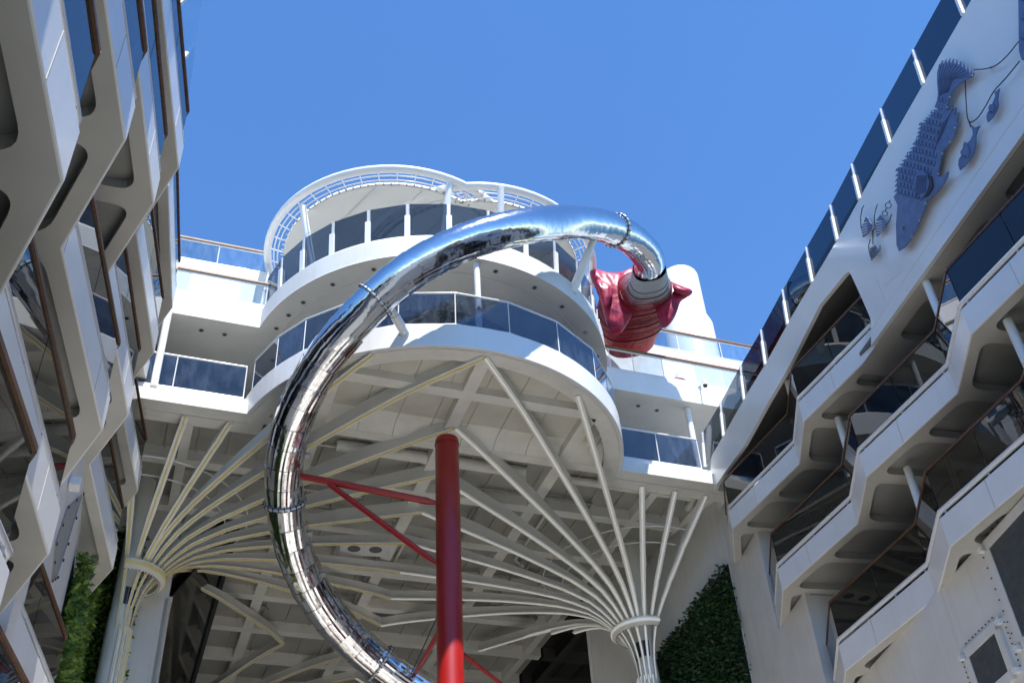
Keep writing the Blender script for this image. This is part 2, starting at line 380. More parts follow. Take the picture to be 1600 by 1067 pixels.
# ================================================================== CENTRAL DRUM
CU, CV = 6.9, 24.6
A_L, A_R = -169.3, -10.7
WV = 23.6
def drum_outline(r, uL, uR, n=56):
    al = math.degrees(math.asin((WV - CV) / r))
    arc = circle(CU, CV, r, 0, -180 - al, al, n)
    return [W(uL, WV, 0)] + arc + [W(uR, WV, 0)]
UL, UR = -4.0, 15.9
UR2 = 18.5
# ---- lower deck
low = empty('drum_balcony', W(CU, CV, 18.5), 'lower rounded white balcony deck with bluish glass rail, above the ribbed ceiling', 'balcony deck')
out1 = drum_outline(5.40, UL, UR)
MB().wall(out1, .12, 18.5, 19.2).build('fascia', 'white', low, bevel=.012)
rim_in = offset(out1, .55)
b = MB(); n = len(out1)
vs = [(p.x, p.y, 18.5) for p in offset(out1, .123)] + [(p.x, p.y, 18.5) for p in rim_in] + [(p.x, p.y, 18.95) for p in rim_in]
b.add(vs, [(i, i + 1, n + i + 1, n + i) for i in range(n - 1)] + [(n + i, n + i + 1, 2 * n + i + 1, 2 * n + i) for i in range(n - 1)])
b.build('soffit_rim', 'deckhead', low)
MB().prism([p[:2] for p in offset(out1, .13)] + [W(UR, 46, 0)[:2], W(UL, 46, 0)[:2]], 19.02, 19.16).build('deck_plate', 'deckhead', low)
MB().prism([W(u, v, 0)[:2] for u, v in ((15.91, 23.75), (18.5, 23.75), (18.5, 40), (15.91, 40))], 19.02, 19.16).build('deck_plate', 'deckhead', low)  # extra plate added to block sun leaking past the wing end
def glass_rail(parent, pts, z0, z1, gmat, rail='tubewhite', rail_r=.03, timber=None, post=.022, bottom=True):
    """glass panes between posts, one pane per span, with top and bottom rails"""
    P = [Vector((p[0], p[1], 0)) for p in pts]
    for i in range(len(P) - 1):
        a, c = P[i], P[i + 1]; d = (c - a).normalized(); nn = Vector((-d.y, d.x, 0))
        MB().slab([a + d * .02 + ZD * (z0 + .05), c - d * .02 + ZD * (z0 + .05), c - d * .02 + ZD * (z1 - .04), a + d * .02 + ZD * (z1 - .04)], nn, .012).build('glass_panel', gmat, parent)
    for p in P: MB().bar(p + ZD * (z0 - .02), p + ZD * (z1 - .02), post, post * 1.5).build('rail_post', rail, parent)
    MB().tube([p + ZD * z1 for p in P], rail_r, 8).build('top_rail', rail, parent)
    if bottom: MB().tube([p + ZD * (z0 + .03) for p in P], rail_r * .95, 8).build('bottom_rail', rail, parent)
    if timber:
        b = MB()
        for i in range(len(P) - 1): b.bar(P[i] + ZD * (z1 + .065), P[i + 1] + ZD * (z1 + .065), .12, .06)
        b.build('handrail', timber, parent)
def pa(a, r): return W(CU + r * cos(radians(a)), CV + r * sin(radians(a)), 0)
posts1 = [pa(a, 5.33) for a in (-166, -153, -142, -128, -114, -98.8, -83.7, -67.3, -50.4, -31.3, -15)]
glass_rail(low, posts1, 19.22, 20.3, 'drumglass')
glass_rail(low, [W(u, WV + .06, 0) for u in (-3.6, -1.9, -.25, 1.55)], 19.22, 20.3, 'drumglass')
glass_rail(low, [W(u, WV + .06, 0) for u in (12.3, 13.62, 15.0)], 19.22, 20.3, 'drumglass')
b = MB(); b.wall([p[:2] for p in circle(CU, CV + .3, 3.4, 0, -180, 0, 36)], .1, 19.18, 21.68).build('inner_wall', 'cabin', low)
MB().wall([W(-4, 27.2, 0), W(CU - 3.4, 27.2, 0)], .1, 19.18, 21.68).build('back_wall', 'cabin', low)
MB().wall([W(CU + 3.4, 27.2, 0), W(UR, 27.2, 0)], .1, 19.18, 21.68).build('back_wall', 'cabin', low)
for a in range(-165, -10, 15):
    q0, q1 = pa(a, 3.48), pa(a + 11, 3.48)
    MB().slab([W(0, .3, 19.4) + q0, W(0, .3, 19.4) + q1, W(0, .3, 21.4) + q1, W(0, .3, 21.4) + q0], (q0 + q1) / 2 - W(CU, CV, 0), .03).build('window', 'cabinglass', low)
for u, v in ((7.3, 21.1),):
    p = atz(744.5, 412, 21.68); MB().tube([Vector((p.x, p.y, 19.2)), Vector((p.x, p.y, 21.69))], .085, 14).build('pillar', 'tubewhite', low)
for px, py in ((263, 490), (1074, 640)):
    p = atz(px, py, 21.66); MB().tube([Vector((p.x, p.y, 19.18)), Vector((p.x, p.y, 21.69))], .10, 14).build('pillar', 'tubewhite', low)

# ---- upper deck
upp = empty('drum_balcony', W(CU, CV, 21.7), 'upper rounded white deck with smoked glass windscreen, under the canopies', 'balcony deck')
b = MB(); o2a = drum_outline(5.27, UL, UR2); o2b = drum_outline(5.17, UL, UR2)
n = len(o2a); inn = offset(o2b, .12)
vs = [(p.x, p.y, 21.7) for p in o2a] + [(p.x, p.y, 22.5) for p in o2b] + [(p.x, p.y, 22.5) for p in inn] + [(p.x, p.y, 21.72) for p in inn]
b.add(vs, [(k * n + i, k * n + i + 1, ((k + 1) % 4) * n + i + 1, ((k + 1) % 4) * n + i) for i in range(n - 1) for k in range(3)])
b.build('fascia', 'white', upp, bevel=.01)
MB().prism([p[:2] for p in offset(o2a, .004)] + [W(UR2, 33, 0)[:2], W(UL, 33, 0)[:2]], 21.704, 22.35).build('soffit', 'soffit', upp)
MB().lathe(W(CU, CV, 0), [(4.66, 21.706), (4.66, 21.69), (4.61, 21.69), (4.61, 21.706)], 60, radians(-180 + 21.3 + 4), radians(21.3 - 6)).build('ceiling_trim', 'soffit', upp)
for px, py in ((314.6, 516), (350.9, 522.5), (432, 513), (451, 492.5), (474, 472.5), (520, 444.5), (584, 421), (774.3, 424), (835.2, 449.5), (878, 479), (915, 519), (933, 557), (997.4, 634), (1026.4, 641)):
    p = atz(px, py, 21.7)
    l = MB().lathe((p.x, p.y, 0), [(.075, 21.704), (.075, 21.688), (.05, 21.688)], 16).build('downlight', 'grey', upp)
    MB().disc((p.x, p.y, 21.692), (0, 0, -1), .05, .004).build('lens', 'lens', l)
mull = [-171, -159.5, -148.2, -136.4, -124.3, -112.2, -99.8, -87.5, -75, -62.5, -50, -37.5, -25, -12]
for i in range(len(mull) - 1):
    a0, a1 = mull[i] + .6, mull[i + 1] - .6; q = [(5.1, a0, 22.5), (5.1, a1, 22.5), (5.18, a1, 23.72), (5.18, a0, 23.72)]
    pts = [pa(a, r) + ZD * z for r, a, z in q]
    MB().slab(pts, (pts[1] - pts[0]).cross(pts[3] - pts[0]), .014).build('glass_panel', 'smokeglass', upp)
for a in mull:
    d = (pa(a + .1, 5.1) - pa(a - .1, 5.1)).normalized(); nr = Vector((d.y, -d.x, 0))
    pm = MB(); p0, p1 = pa(a, 5.14) + ZD * 22.46, pa(a, 5.19) + ZD * 23.25
    pm.box((p0 + p1) / 2, d * .075, nr * .03, (p1 - p0) / 2).build('mullion', 'white', upp, bevel=.006)
    p2 = pa(a, 5.155) + ZD * 23.26; p3 = pa(a, 5.175) + ZD * 23.70
    MB().box((p2 + p3) / 2, d * .03, nr * .02, (p3 - p2) / 2).build('mullion_tip', 'steelrail', upp)
# wings of the upper deck: glass with a timber rail
glass_rail(upp, [W(u, WV + .05, 0) for u in (-3.4, -1.75, -.3, 1.05, 1.82)], 22.52, 23.32, 'clearglass', timber='timberlight')
glass_rail(upp, [W(u, WV + .05, 0) for u in (11.8, 12.45, 13.25, 14.28, 15.4, 16.4, 17.4, 18.4)], 22.52, 23.32, 'clearglass', timber='timberlight')
p = W(1.95, WV + .02, 0); MB().bar(p + ZD * 22.4, p + ZD * 23.7, .09, .07).build('rail_end_post', 'tubewhite', upp)
# ---- top terrace behind the wings
top = empty('terrace', W(0, 25.5, 22.4), 'white upper terrace wall with clear glass and teak rail, left of the canopies', 'terrace')
MB().wall([W(-4, 25.5, 0), W(1.95, 25.5, 0), W(1.95, 28.5, 0)], .12, 22.4, 25.5).build('parapet', 'white', top)
glass_rail(top, [W(u, 25.53, 0) for u in (-3.6, -1.9, .35, 1.92)], 25.54, 26.36, 'clearglass', timber='timberlight')
glass_rail(top, [W(1.92, v, 0) for v in (25.6, 27.8)], 25.54, 26.36, 'clearglass', timber='timberlight')
top2 = empty('terrace', W(15, 25.5, 22.4), 'white upper terrace wall with clear glass and teak rail, beside the red sea monster', 'terrace')
MB().wall([W(12.0, 28.6, 0), W(12.0, 25.5, 0), W(20.0, 25.5, 0)], .12, 22.4, 25.5).build('parapet', 'white', top2)
glass_rail(top2, [W(u, 25.53, 0) for u in (13.0, 14.55, 16.2, 17.9, 19.5)], 25.54, 26.32, 'clearglass', timber='timberlight')

# ---- canopies
def canopy(cu, cv, a0, a1, r, z, label, braces):
    t = empty('canopy', W(cu, cv, z), label, 'canopy', 'round canopies on the upper deck')
    c = W(cu, cv, 0); A = lambda d: radians(d) + radians(21.3)
    full = abs(a1 - a0) >= 360
    MB().lathe(c, [(0, z + .25), (r - .55, z - .02), (r - .50, z - .02), (r - .50, z + .1), (0, z + .36)], 64).build('membrane', 'canopy', t)
    MB().tube([c + Vector((r * cos(A(a0 + (a1 - a0) * i / 72)), r * sin(A(a0 + (a1 - a0) * i / 72)), z + .12)) for i in range(72)], .125, 12, closed=True).build('rim_tube', 'tubewhite', t)
    for rr, zz in ((r - .2, z + .05), (r - .32, z - .01)):
        MB().tube([c + Vector((rr * cos(2 * pi * i / 72), rr * sin(2 * pi * i / 72), zz)) for i in range(72)], .022, 6, closed=True).build('trim_rail', 'tubewhite', t)
    for i in range(44):
        a = 2 * pi * i / 44; d = Vector((cos(a), sin(a), 0))
        MB().tube([c + d * (r - .5) + ZD * (z + .0), c + d * (r - .05) + ZD * (z + .1)], .016, 6).build('spoke', 'tubewhite', t)
    for i in range(98):
        a = 2 * pi * i / 98; d = Vector((cos(a), sin(a), 0)); p = c + d * (r - .45) + ZD * (z - .025)
        MB().box(p, d * .035, Vector((-d.y, d.x, 0)) * .022, ZD * .014).build('fixing_clip', 'grey', t)
    b = MB()
    for i in range(5):   # batten seams under the membrane
        off = -2.4 + i * 1.2; h = sqrt(max((r - .6) ** 2 - off * off, 0)); x = Vector((cos(radians(-48)), sin(radians(-48)), 0)); y = Vector((-x.y, x.x, 0))
        zf = lambda q: z + .24 - .26 * q / (r - .55)
        for s0, s1 in ((-h, 0), (0, h)):
            pa_, pb_ = c + y * off + x * s0, c + y * off + x * s1
            b.bar(pa_ + ZD * (zf(hypot(off, s0)) - .012), pb_ + ZD * (zf(hypot(off, s1)) - .012), .05, .02)
    b.build('batten', 'soffit', t)
    for (x0, y0), dr in braces:
        p = atz(x0, y0, z); q = c + (p - c) * 1; q.z = z + .05
        dirv = Vector((p.x - c.x, p.y - c.y, 0)).normalized()
        foot = Vector((p.x, p.y, 22.45)) - dirv * dr
        MB().tube([q, foot], [.10, .13], 14).build('brace', 'tubewhite', t)
    return t
canopy(5.75, 24.6, 0, 360, 4.0, 26.0, 'large round cream canopy with white tube rim, left one above the windscreen', [((473, 325), .9), ((703, 287), .9)])
canopy(8.35, 24.4, 0, 360, 3.87, 26.0, 'round cream canopy partly hidden behind the slide tube, right one of two', [((783, 296), 1.1), ((917, 398), .5)])

# ---- ship funnel
fn = empty('funnel', (8.3, 39, 25), 'tall plain white funnel with rounded top behind the red sea monster', 'funnel')
pr = [(1.12, 0), (1.12, 9.3), (.93, 9.9), (.93, 12.4)] + [(.93 - .42 * (1 - cos(radians(a))), 12.4 + .42 * sin(radians(a))) for a in range(10, 91, 16)] + [(0, 12.84)]
MB().lathe((8.3, 39, 25), pr, 48).build('casing', 'white', fn)

# ================================================================== CEILING BEHIND THE DRUM
ceil_ = empty('deckhead', W(7, 30, 18.5), 'cream painted steel ceiling of crossing beams above the fan columns', 'ceiling')
def beam(p0, p1, w, h, name='beam', z=18.5, mat='deckhead'):
    MB().bar(p0 + ZD * (z + h / 2), p1 + ZD * (z + h / 2), w, h).build(name, mat, ceil_, bevel=.008)
hc = lambda off, r: sqrt(max(r * r - off * off, .01))
for v in (21.1, 23.45, 25.95, 28.4, 30.85, 33.3, 35.75, 38.2, 40.65, 43.1, 45.6):
    if v < WV - .2: u0, u1, h = CU - hc(v - CV, 4.86), CU + hc(v - CV, 4.86), .24
    else: u0, u1, h = (-1.1 if v < 28.5 else 2.3), (15.2 if v < 31 else 14.2), .36
    beam(W(u0, v, 0), W(u1, v, 0), .34, h, z=18.503)
for u in (.3, 3.5, 6.9, 10.35, 13.6):
    if abs(u - CU) < 4.6: beam(W(u, CV - hc(u - CU, 4.86), 0), W(u, 23.28, 0), .34, .24)
    beam(W(u, 23.62 if abs(u - CU) < 4.6 else 24.17, 0), W(u, 46 if u > 1 else 28.5, 0), .34 if u in (3.5, 6.9, 10.35) else .26, .355)
arc_ = [CU + 4.93 * cos(radians(180 + 14 + 152 * i / 40)) for i in range(41)], [CV + 4.93 * sin(radians(180 + 14 + 152 * i / 40)) for i in range(41)]
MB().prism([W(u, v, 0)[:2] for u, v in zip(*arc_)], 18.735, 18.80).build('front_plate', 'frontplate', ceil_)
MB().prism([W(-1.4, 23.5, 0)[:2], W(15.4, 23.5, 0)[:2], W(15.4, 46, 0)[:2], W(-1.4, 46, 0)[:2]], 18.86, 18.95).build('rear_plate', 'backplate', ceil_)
for k in range(21):
    u = 2.2 + k * .47
    if abs(u - CU) > 4.6: continue
    v0 = CV - hc(u - CU, 4.85)
    if k % 2: MB().bar(W(u, v0, 18.725), W(u, 23.0, 18.725), .018, .03).build('seam', 'stiff', ceil_)
for k in range(20):
    u = -1 + k * .82; MB().bar(W(u, 23.6, 18.83), W(u, 46, 18.83), .03, .07).build('stiffener', 'stiff', ceil_)
b = MB(); prof_ = [(22.55, 18.733), (22.8, 18.715), (23.02, 18.66), (23.17, 18.59), (23.27, 18.51)]; vs = []
for v, z in prof_: vs += [W(2.3, v, z), W(11.5, v, z)]
b.add(vs, [(2 * i, 2 * i + 1, 2 * i + 3, 2 * i + 2) for i in range(4)], True); b.build('coving', 'deckhead', ceil_)
for k in range(9):
    u = 2.67 + k * .94
    MB().slab([W(u, 23.26, 18.50), W(u, 23.26, 18.72), W(u, 22.6, 18.725), W(u, 22.8, 18.705), W(u, 23.0, 18.655), W(u, 23.16, 18.58)], TD, .018).build('bracket_plate', 'stiff', ceil_)
# oval lightening frame near the right edge of the drum
for u0 in (10.95,):
    L = rounded([W(u0, 21.9, 18.72), W(11.3, 22.2, 18.72), W(11.75, 23.15, 18.72), W(10.95, 23.15, 18.72)], .2, 4); MB().tube(L + L[:1], .03, 6).build('frame_ring', 'deckhead', ceil_)
rp = random.Random(3)
for k in range(30):
    v = rp.uniform(23.9, 34); z = rp.uniform(18.62, 18.80); r = rp.choice((.025, .035, .045, .06)); u = rp.uniform(0, 12)
    L = rp.uniform(1.5, 4.5)
    if k % 3: path = [W(u, v, z), W(min(u + L, 15), v, z), W(min(u + L, 15), v + .5, z)]
    else: path = [W(u, v, z - .04), W(u, v + L, z - .04), W(u + .4, v + L + .3, z - .04)]
    MB().tube(path, r, 8).build('pipe', 'grey' if k % 4 else 'deckhead', ceil_)
for (u0, u1, v, r) in ((4.2, 9.6, 24.35, .17), (11, 15, 24.4, .12), (-1, 3.4, 24.2, .1)):
    MB().tube([W(u0, v, 18.70), W(u1, v, 18.70), W(u1 + .1, v + .6, 18.72)], r, 12).build('duct', 'deckhead', ceil_)
p = atz(550, 855, 18.45); q = atz(590, 857, 18.45); c = (p + q) / 2; dx = (q - p).normalized(); dy = ZD.cross(dx)
sp = empty('speaker_panel', c, 'white ceiling panel with two round dark speaker grilles between the ribs', 'speaker')
MB().box(c, dx * .75, dy * .42, ZD * .04).build('panel', 'white', sp, bevel=.01)
for s in (-1, 1): MB().disc(c + dx * .33 * s - ZD * .041, (0, 0, -1), .2, .012, 24).build('grille', 'louvre', sp)
for s in (-1, 1): MB().tube([c + dx * .5 * s + ZD * .04, c + dx * .5 * s + ZD * .55], .02, 6).build('hanger', 'grey', sp)

# ================================================================== FAN COLUMNS
PROF = [(.33, 14.3), (.36, 14.9), (.46, 15.35), (.62, 15.7), (.86, 16.05), (1.2, 16.42), (1.6, 16.75), (2.5, 17.12), (3.9, 17.48), (5.15, 17.74), (6.4, 17.95), (7.55, 18.16), (8.9, 18.38), (10.5, 18.45), (13, 18.5)]
def _lin(r):
    for (r0, z0), (r1, z1) in zip(PROF, PROF[1:]):
        if r <= r1: return z0 + (z1 - z0) * (r - r0) / (r1 - r0)
    return 18.5
def prof(r):   # smoothed trumpet curve
    w = .10 + .45 * max(0, r - .5)
    w = min(w, 1.3, max(.02, r - .34)); return sum(_lin(r + w * k / 4) * (5 - abs(k)) for k in range(-4, 5)) / 25
def fan_column(cu, cv, ends, strip, label, side, trunk_z=0.0):
    t = empty('fan_column', W(cu, cv, 0), label, 'column', 'fan vaulted columns')
    c = W(cu, cv, 0)
    MB().lathe(c, [(.30, trunk_z), (.30, 14.4), (.27, 15.0), (.27, 18.9)], 28).build('trunk', 'deckhead', t)
    for k in range(9):
        a = radians(21.3) + (pi * (k + .5) / 9 - pi / 2) + (0 if side > 0 else pi)
        d = Vector((cos(a), sin(a), 0)); e = Vector((-d.y, d.x, 0))
        MB().box(c + d * .275 + ZD * 15.25, e * .04, d * .012, ZD * .24).build('slot_window', 'dark', t)
        MB().bar(c + d * .33 + ZD * trunk_z, c + d * .33 + ZD * 14.4, .07, .07, up=d).build('flute', 'ribpaint', t)
        MB().bar(c + d * .372 + ZD * trunk_z, c + d * .372 + ZD * 14.4, .02, .014, up=d).build('trunk_strip', strip, t)
    # half ring collar
    a0 = radians(21.3) + (-pi / 2 if side > 0 else pi / 2) - .12
    ringp = [c + Vector((cos(a0 + (pi + .24) * i / 30), sin(a0 + (pi + .24) * i / 30), 0)) for i in range(31)]
    b = MB(); vs = []
    for p in ringp:
        d = (p - c)
        for r, z in ((.80, 15.72), (.95, 15.78), (.97, 15.95), (.84, 15.95)): vs.append(c + d * r + ZD * z)
    b.add(vs, [(4 * i + k, 4 * i + 4 + k, 4 * i + 4 + (k + 1) % 4, 4 * i + (k + 1) % 4) for i in range(30) for k in range(4)] + [(0, 1, 2, 3), (123, 122, 121, 120)])
    rg = b.build('collar', 'ribpaint', t)
    b = MB(); vs = []
    for p in ringp:
        d = (p - c)
        for r, z in ((.955, 15.80), (.978, 15.80), (.985, 15.88), (.96, 15.88)): vs.append(c + d * r + ZD * z)
    b.add(vs, [(4 * i + k, 4 * i + 4 + k, 4 * i + 4 + (k + 1) % 4, 4 * i + (k + 1) % 4) for i in range(30) for k in range(4)])
    b.build('collar_strip', strip, rg)
    b = MB()
    for i in range(0, 31, 1):
        d = (ringp[i] - c); b.box(c + d * .84 + ZD * 15.70, d * .012, Vector((-d.y, d.x, 0)) * .012, ZD * .01)
    b.build('collar_bolts', 'dark', rg)
    for rr in (2.3, 2.9):
        hp = [c + (p - c) * rr + ZD * (prof(rr) + .62) for p in ringp]
        MB().tube(hp, .02, 6).build('hoop', 'ribpaint', t)
    for ei, (eu, ev, ez) in enumerate(ends):
        hw = .34 if (ei < 8 and trunk_z == 0.0 and cv < 30) else .20
        e = W(eu, ev, 0); d = e - c; R = d.length; d.normalize(); x = Vector((-d.y, d.x, 0)); dz = ez - prof(R)
        rs = [r for r, _ in PROF if r < R - .05 and (ei % 2 == 0 or r > .8)]; rr2 = []
        for r0, r1 in zip(rs, rs[1:] + [R]):
            for k in range(6): rr2.append(r0 + (r1 - r0) * k / 6)
        rr2.append(R)
        path = [(r, prof(r) + dz * (r / R) ** 2) for r in rr2]
        if R < 5 and ez > 18: path = [(r, z if r < .8 else prof(.8) + (ez - prof(.8)) * ((r - .8) / (R - .8)) ** .85) for r, z in path]
        # smooth the profile a little
        sm = path[:]
        for _ in range(2): sm = [sm[0]] + [(sm[i][0], (sm[i - 1][1] + 2 * sm[i][1] + sm[i + 1][1]) / 4) for i in range(1, len(sm) - 1)] + [sm[-1]]
        web = MB(); fl_ = MB(); st = MB(); vs = []; fv = []; sv = []
        for r, z in sm:
            h = .05 + hw * min(1, max(0, (r - .5) / 5)); fw_ = min(.085, .022 + .035 * r); p = c + d * r
            zt = min(z + h + .05, 18.84)
            ww = min(.03, fw_ * .5); vs += [p - x * ww + ZD * z, p + x * ww + ZD * z, p + x * ww + ZD * zt, p - x * ww + ZD * zt]
            fv += [p - x * fw_ + ZD * z, p + x * fw_ + ZD * z, p + x * fw_ + ZD * (z + .03), p - x * fw_ + ZD * (z + .03)]
            sw = min(.022, fw_ * .5); sv += [p - x * sw + ZD * (z - .02), p + x * sw + ZD * (z - .02), p + x * sw + ZD * (z - .002), p - x * sw + ZD * (z - .002)]
        N = len(sm); fs = [(4 * i + k, 4 * i + 4 + k, 4 * i + 4 + (k + 1) % 4, 4 * i + (k + 1) % 4) for i in range(N - 1) for k in range(4)] + [(0, 1, 2, 3), (4 * N - 1, 4 * N - 2, 4 * N - 3, 4 * N - 4)]
        web.add(vs, fs); web.add(fv, fs)
        rb = web.build('rib', 'ribpaint', t)
        st.add(sv, fs); st.build('light_strip', strip, rb)
    return t
RIDGE = [(6.85, 19.45, 18.44), (7.0, 22.5, 18.46), (7.08, 24.6, 18.3), (7.15, 26.4, 18.2), (7.2, 28.2, 18.2), (7.42, 30.0, 18.2), (7.57, 31.8, 18.2), (7.73, 33.8, 18.2)]
fan_column(-.52, 27.7, [(-1.0, 23.8, 18.45), (.19, 23.75, 18.45), (1.31, 23.75, 18.45), (4.2, 20.05, 18.45)] + RIDGE + [(4.8, 36.1, 18.3)], 'yellow',
           'left fan column with yellow edged ribs spreading beside the green hedge', 1)
fan_column(14.42, 27.7, [(15.1, 23.85, 18.45), (14.09, 23.85, 18.45), (13.02, 23.85, 18.45), (9.62, 20.3, 18.45)] + RIDGE + [(11.6, 35.0, 18.2), (12.2, 31.9, 17.4), (12.75, 30.9, 17.1), (13.2, 30.1, 16.8)], 'whitestrip',
           'right fan column with white edged ribs spreading beside the dark hedge', -1)
fan_column(-.25, 44.5, [(4.8, 36.15, 18.3), (7.75, 35.9, 18.25), (7.8, 38.2, 18.2), (7.8, 40.4, 18.2), (7.8, 42.4, 18.2), (7.8, 44.5, 18.2)], 'yellow',
           'far fan column whose yellow ribs show at the bottom edge beyond the left column', 1)
fan_column(14.9, 44.5, [(7.8, 35.95, 18.25), (7.85, 38.2, 18.2), (7.85, 40.4, 18.2), (7.85, 42.4, 18.2)], 'whitestrip',
           'far fan column whose white ribs show low down behind the red pole', -1)

# ================================================================== MIRROR TUBE SLIDE
def aty(px, py, y):
    d = ray(px, py); return EYE + d * (y / d.y)
SLIDE = [tuple(aty(1012, 469, 25.25) + ZD * .70), tuple(aty(1018, 439, 24.45) + ZD * .50), (4.27, 23.8, 24.6), (3.70, 22.9, 24.5), (3.13, 22.2, 24.2), (2.55, 21.6, 23.85), (1.62, 20.75, 23.14), (.70, 19.8, 22.12), (-.06, 19.31, 21.48), (-.78, 19.04, 20.98), (-1.57, 18.91, 20.45), (-2.35, 18.93, 19.92), (-3.13, 19.12, 19.31), (-3.84, 19.44, 18.7), (-4.47, 19.89, 18.18), (-4.98, 20.43, 17.67), (-5.38, 21.05, 17.2), (-5.66, 21.75, 16.75), (-5.80, 22.45, 16.28), (-5.82, 23.19, 15.77), (-5.7, 23.91, 15.23), (-5.41, 24.69, 14.66), (-4.95, 25.4, 14.14), (-4.28, 26.06, 13.6), (-3.46, 26.55, 13.07), (-2.38, 26.86, 12.47), (-1.2, 26.85, 11.9), (0, 26.4, 11.3), (1.1, 25.5, 10.7), (1.9, 24.2, 10.1)]
path = catmull(SLIDE, 24)
acc = [0.0]
for a, c in zip(path, path[1:]): acc.append(acc[-1] + (c - a).length)
def along(s):
    s = max(0, min(acc[-1] - 1e-6, s)); lo, hi = 0, len(acc) - 1
    while hi - lo > 1:
        m = (lo + hi) // 2
        if acc[m] <= s: lo = m
        else: hi = m
    t = (s - acc[lo]) / max(1e-9, acc[hi] - acc[lo]); return path[lo].lerp(path[hi], t)
sl_ = empty('tube_slide', SLIDE[10], 'mirror polished steel tube slide curling round the red pole', 'slide')
SEG = .54; nseg = int(acc[-1] / SEG); rj = random.Random(11); TR = .455
ctr = Vector((-1.83, 22.9, 0))
NP, SUB = 15, 4      # rolled plates around the tube, each slightly pillowed
for i in range(nseg):
    s0, s1 = i * SEG, (i + 1) * SEG + .02; K = 5; N = NP * SUB; vs = []; fs = []
    jit = [rj.uniform(-.009, .009) for _ in range(NP)]; ph0 = .5 * (i % 2) * 0
    for k in range(-1, K):
        q = max(k, 0) / (K - 1); p = along(s0 + (s1 - s0) * q); d = (along(s0 + (s1 - s0) * q + .05) - along(s0 + (s1 - s0) * q - .05)).normalized()
        inw = Vector((ctr.x - p.x, ctr.y - p.y, 0)); inw = (inw - d * inw.dot(d)).normalized(); up = d.cross(inw)
        r = TR + .020 * (1 - q) - .035 * (k < 0)
        for j in range(N):
            a = 2 * pi * j / N; pl = j // SUB; f = (j % SUB) / SUB
            cosang = cos(a); inner = max(0, min(1, .75 + cosang))          # plates only show on the inner and lower half
            rr = r + (jit[pl] * (1 - abs(f - .5)) + (.013 * (4 * f * (1 - f)) - .008)) * inner + .004 * sin(pi * q) * inner
            vs.append(p + (inw * cos(a) + up * sin(a)) * rr)
    for k in range(K):
        for j in range(N): fs.append((k * N + j, k * N + (j + 1) % N, (k + 1) * N + (j + 1) % N, (k + 1) * N + j))
    o = MB().add(vs, fs, True).build('tube_section', 'steel', sl_)
    o.data.set_sharp_from_angle(angle=radians(7))
def nearest(P):
    P = Vector(P); return min(range(len(path)), key=lambda i: (path[i] - P).length)
def flange(P, nm='flange'):
    i = nearest(P); p = path[i]; d = (path[min(i + 3, len(path) - 1)] - path[max(i - 3, 0)]).normalized(); x = d.orthogonal().normalized(); y = d.cross(x)
    b = MB(); b.tube([p + (x * cos(2 * pi * k / 48) + y * sin(2 * pi * k / 48)) * (TR + .04) for k in range(48)], .032, 8, closed=True)
    fl_ = b.build(nm, 'steelrail', sl_)
    for k in range(22):
        q = p + (x * cos(2 * pi * k / 22) + y * sin(2 * pi * k / 22)) * (TR + .055); MB().box(q, d * .05, x * .016, y * .016).build('flange_bolt', 'lens', fl_)
FL = [(3.2, 22.3, 24.25), (-3.2, 19.15, 19.25), (-5.82, 22.75, 16.05), (-3.9, 26.3, 13.35)]
for P in FL: flange(P)
def strut(px0, py0, P, r=.125, z=None):
    a = Vector(P); MB().tube([px0, px0.lerp(a, .72)], r, 16).build('strut', 'tubewhite', sl_); MB().tube([px0.lerp(a, .7), a], r * .8, 16).build('strut_end', 'tubewhite', sl_)
pD2 = pa(-56, 5.2) + ZD * 22.1
strut(pD2, 0, Vector((2.55, 21.75, 23.55)))
pD1 = atz(618, 520, 18.95); pD1 = pa(-112, 5.39) + ZD * 18.92
i = nearest((-3.0, 19.1, 19.35)); strut(pD1, 0, path[i] + Vector((.18, .40, -.15)), r=.12)
for s in (8, 17, 19.2, 20.4, 22.5, 24, 25.5):
    p = along(s); d = (along(s + .1) - along(s - .1)).normalized(); inw = Vector((ctr.x - p.x, ctr.y - p.y, 0)).normalized()
    q = p + inw * (TR + .05); MB().box(q, d * .06, inw * .07, d.cross(inw) * .04).build('lug', 'grey', sl_)

# ---- red pole
pole = empty('support_pole', (-1.83, 22.9, 0), 'thick glossy red steel pole standing free in the middle of the slide', 'pole')
MB().lathe((-1.83, 22.9, 0), [(.30, 0), (.30, 17.66), (.285, 17.70), (0, 17.70)], 48).build('shaft', 'red', pole)
MB().lathe((-1.83, 22.9, 0), [(.305, 17.52), (.315, 17.52), (.315, 17.56), (.305, 17.56)], 48).build('rim', 'red', pole)
def hz(px, py, hd):
    d = ray(px, py); h = hypot(d.x, d.y); return EYE + d * (hd / h)
i = nearest((-5.75, 22.2, 16.4))
tip = path[i] + Vector((.42, .08, .05))
jn = hz(681, 783, 22.9); j2 = hz(681, 878, 22.9); start = Vector((-2.1, 22.88, jn.z)); st2 = Vector((-2.1, 22.88, j2.z))
nod = tip.lerp(start, .17)
MB().tube([tip, nod, start.lerp(nod, .08), start], [.075, .085, .085, .04], 14).build('arm', 'red', pole)
MB().tube([nod + Vector((.1, .02, -.08)), st2.lerp(nod, .1), st2], [.07, .075, .035], 14).build('arm', 'red', pole)
i2 = nearest((-3.1, 26.68, 12.9)); tp = path[i2] + Vector((.15, -.42, .15))
j3 = Vector((-1.95, 23.15, hz(683, 960, 22.9).z)); MB().tube([tp, j3], [.05, .075], 12).build('arm', 'red', pole)
MB().tube([tp + Vector((-.1, 0, 0)), Vector((-1.93, 23.1, hz(683, 925, 22.9).z))], .016, 6).build('stay_cable', 'cable', pole)
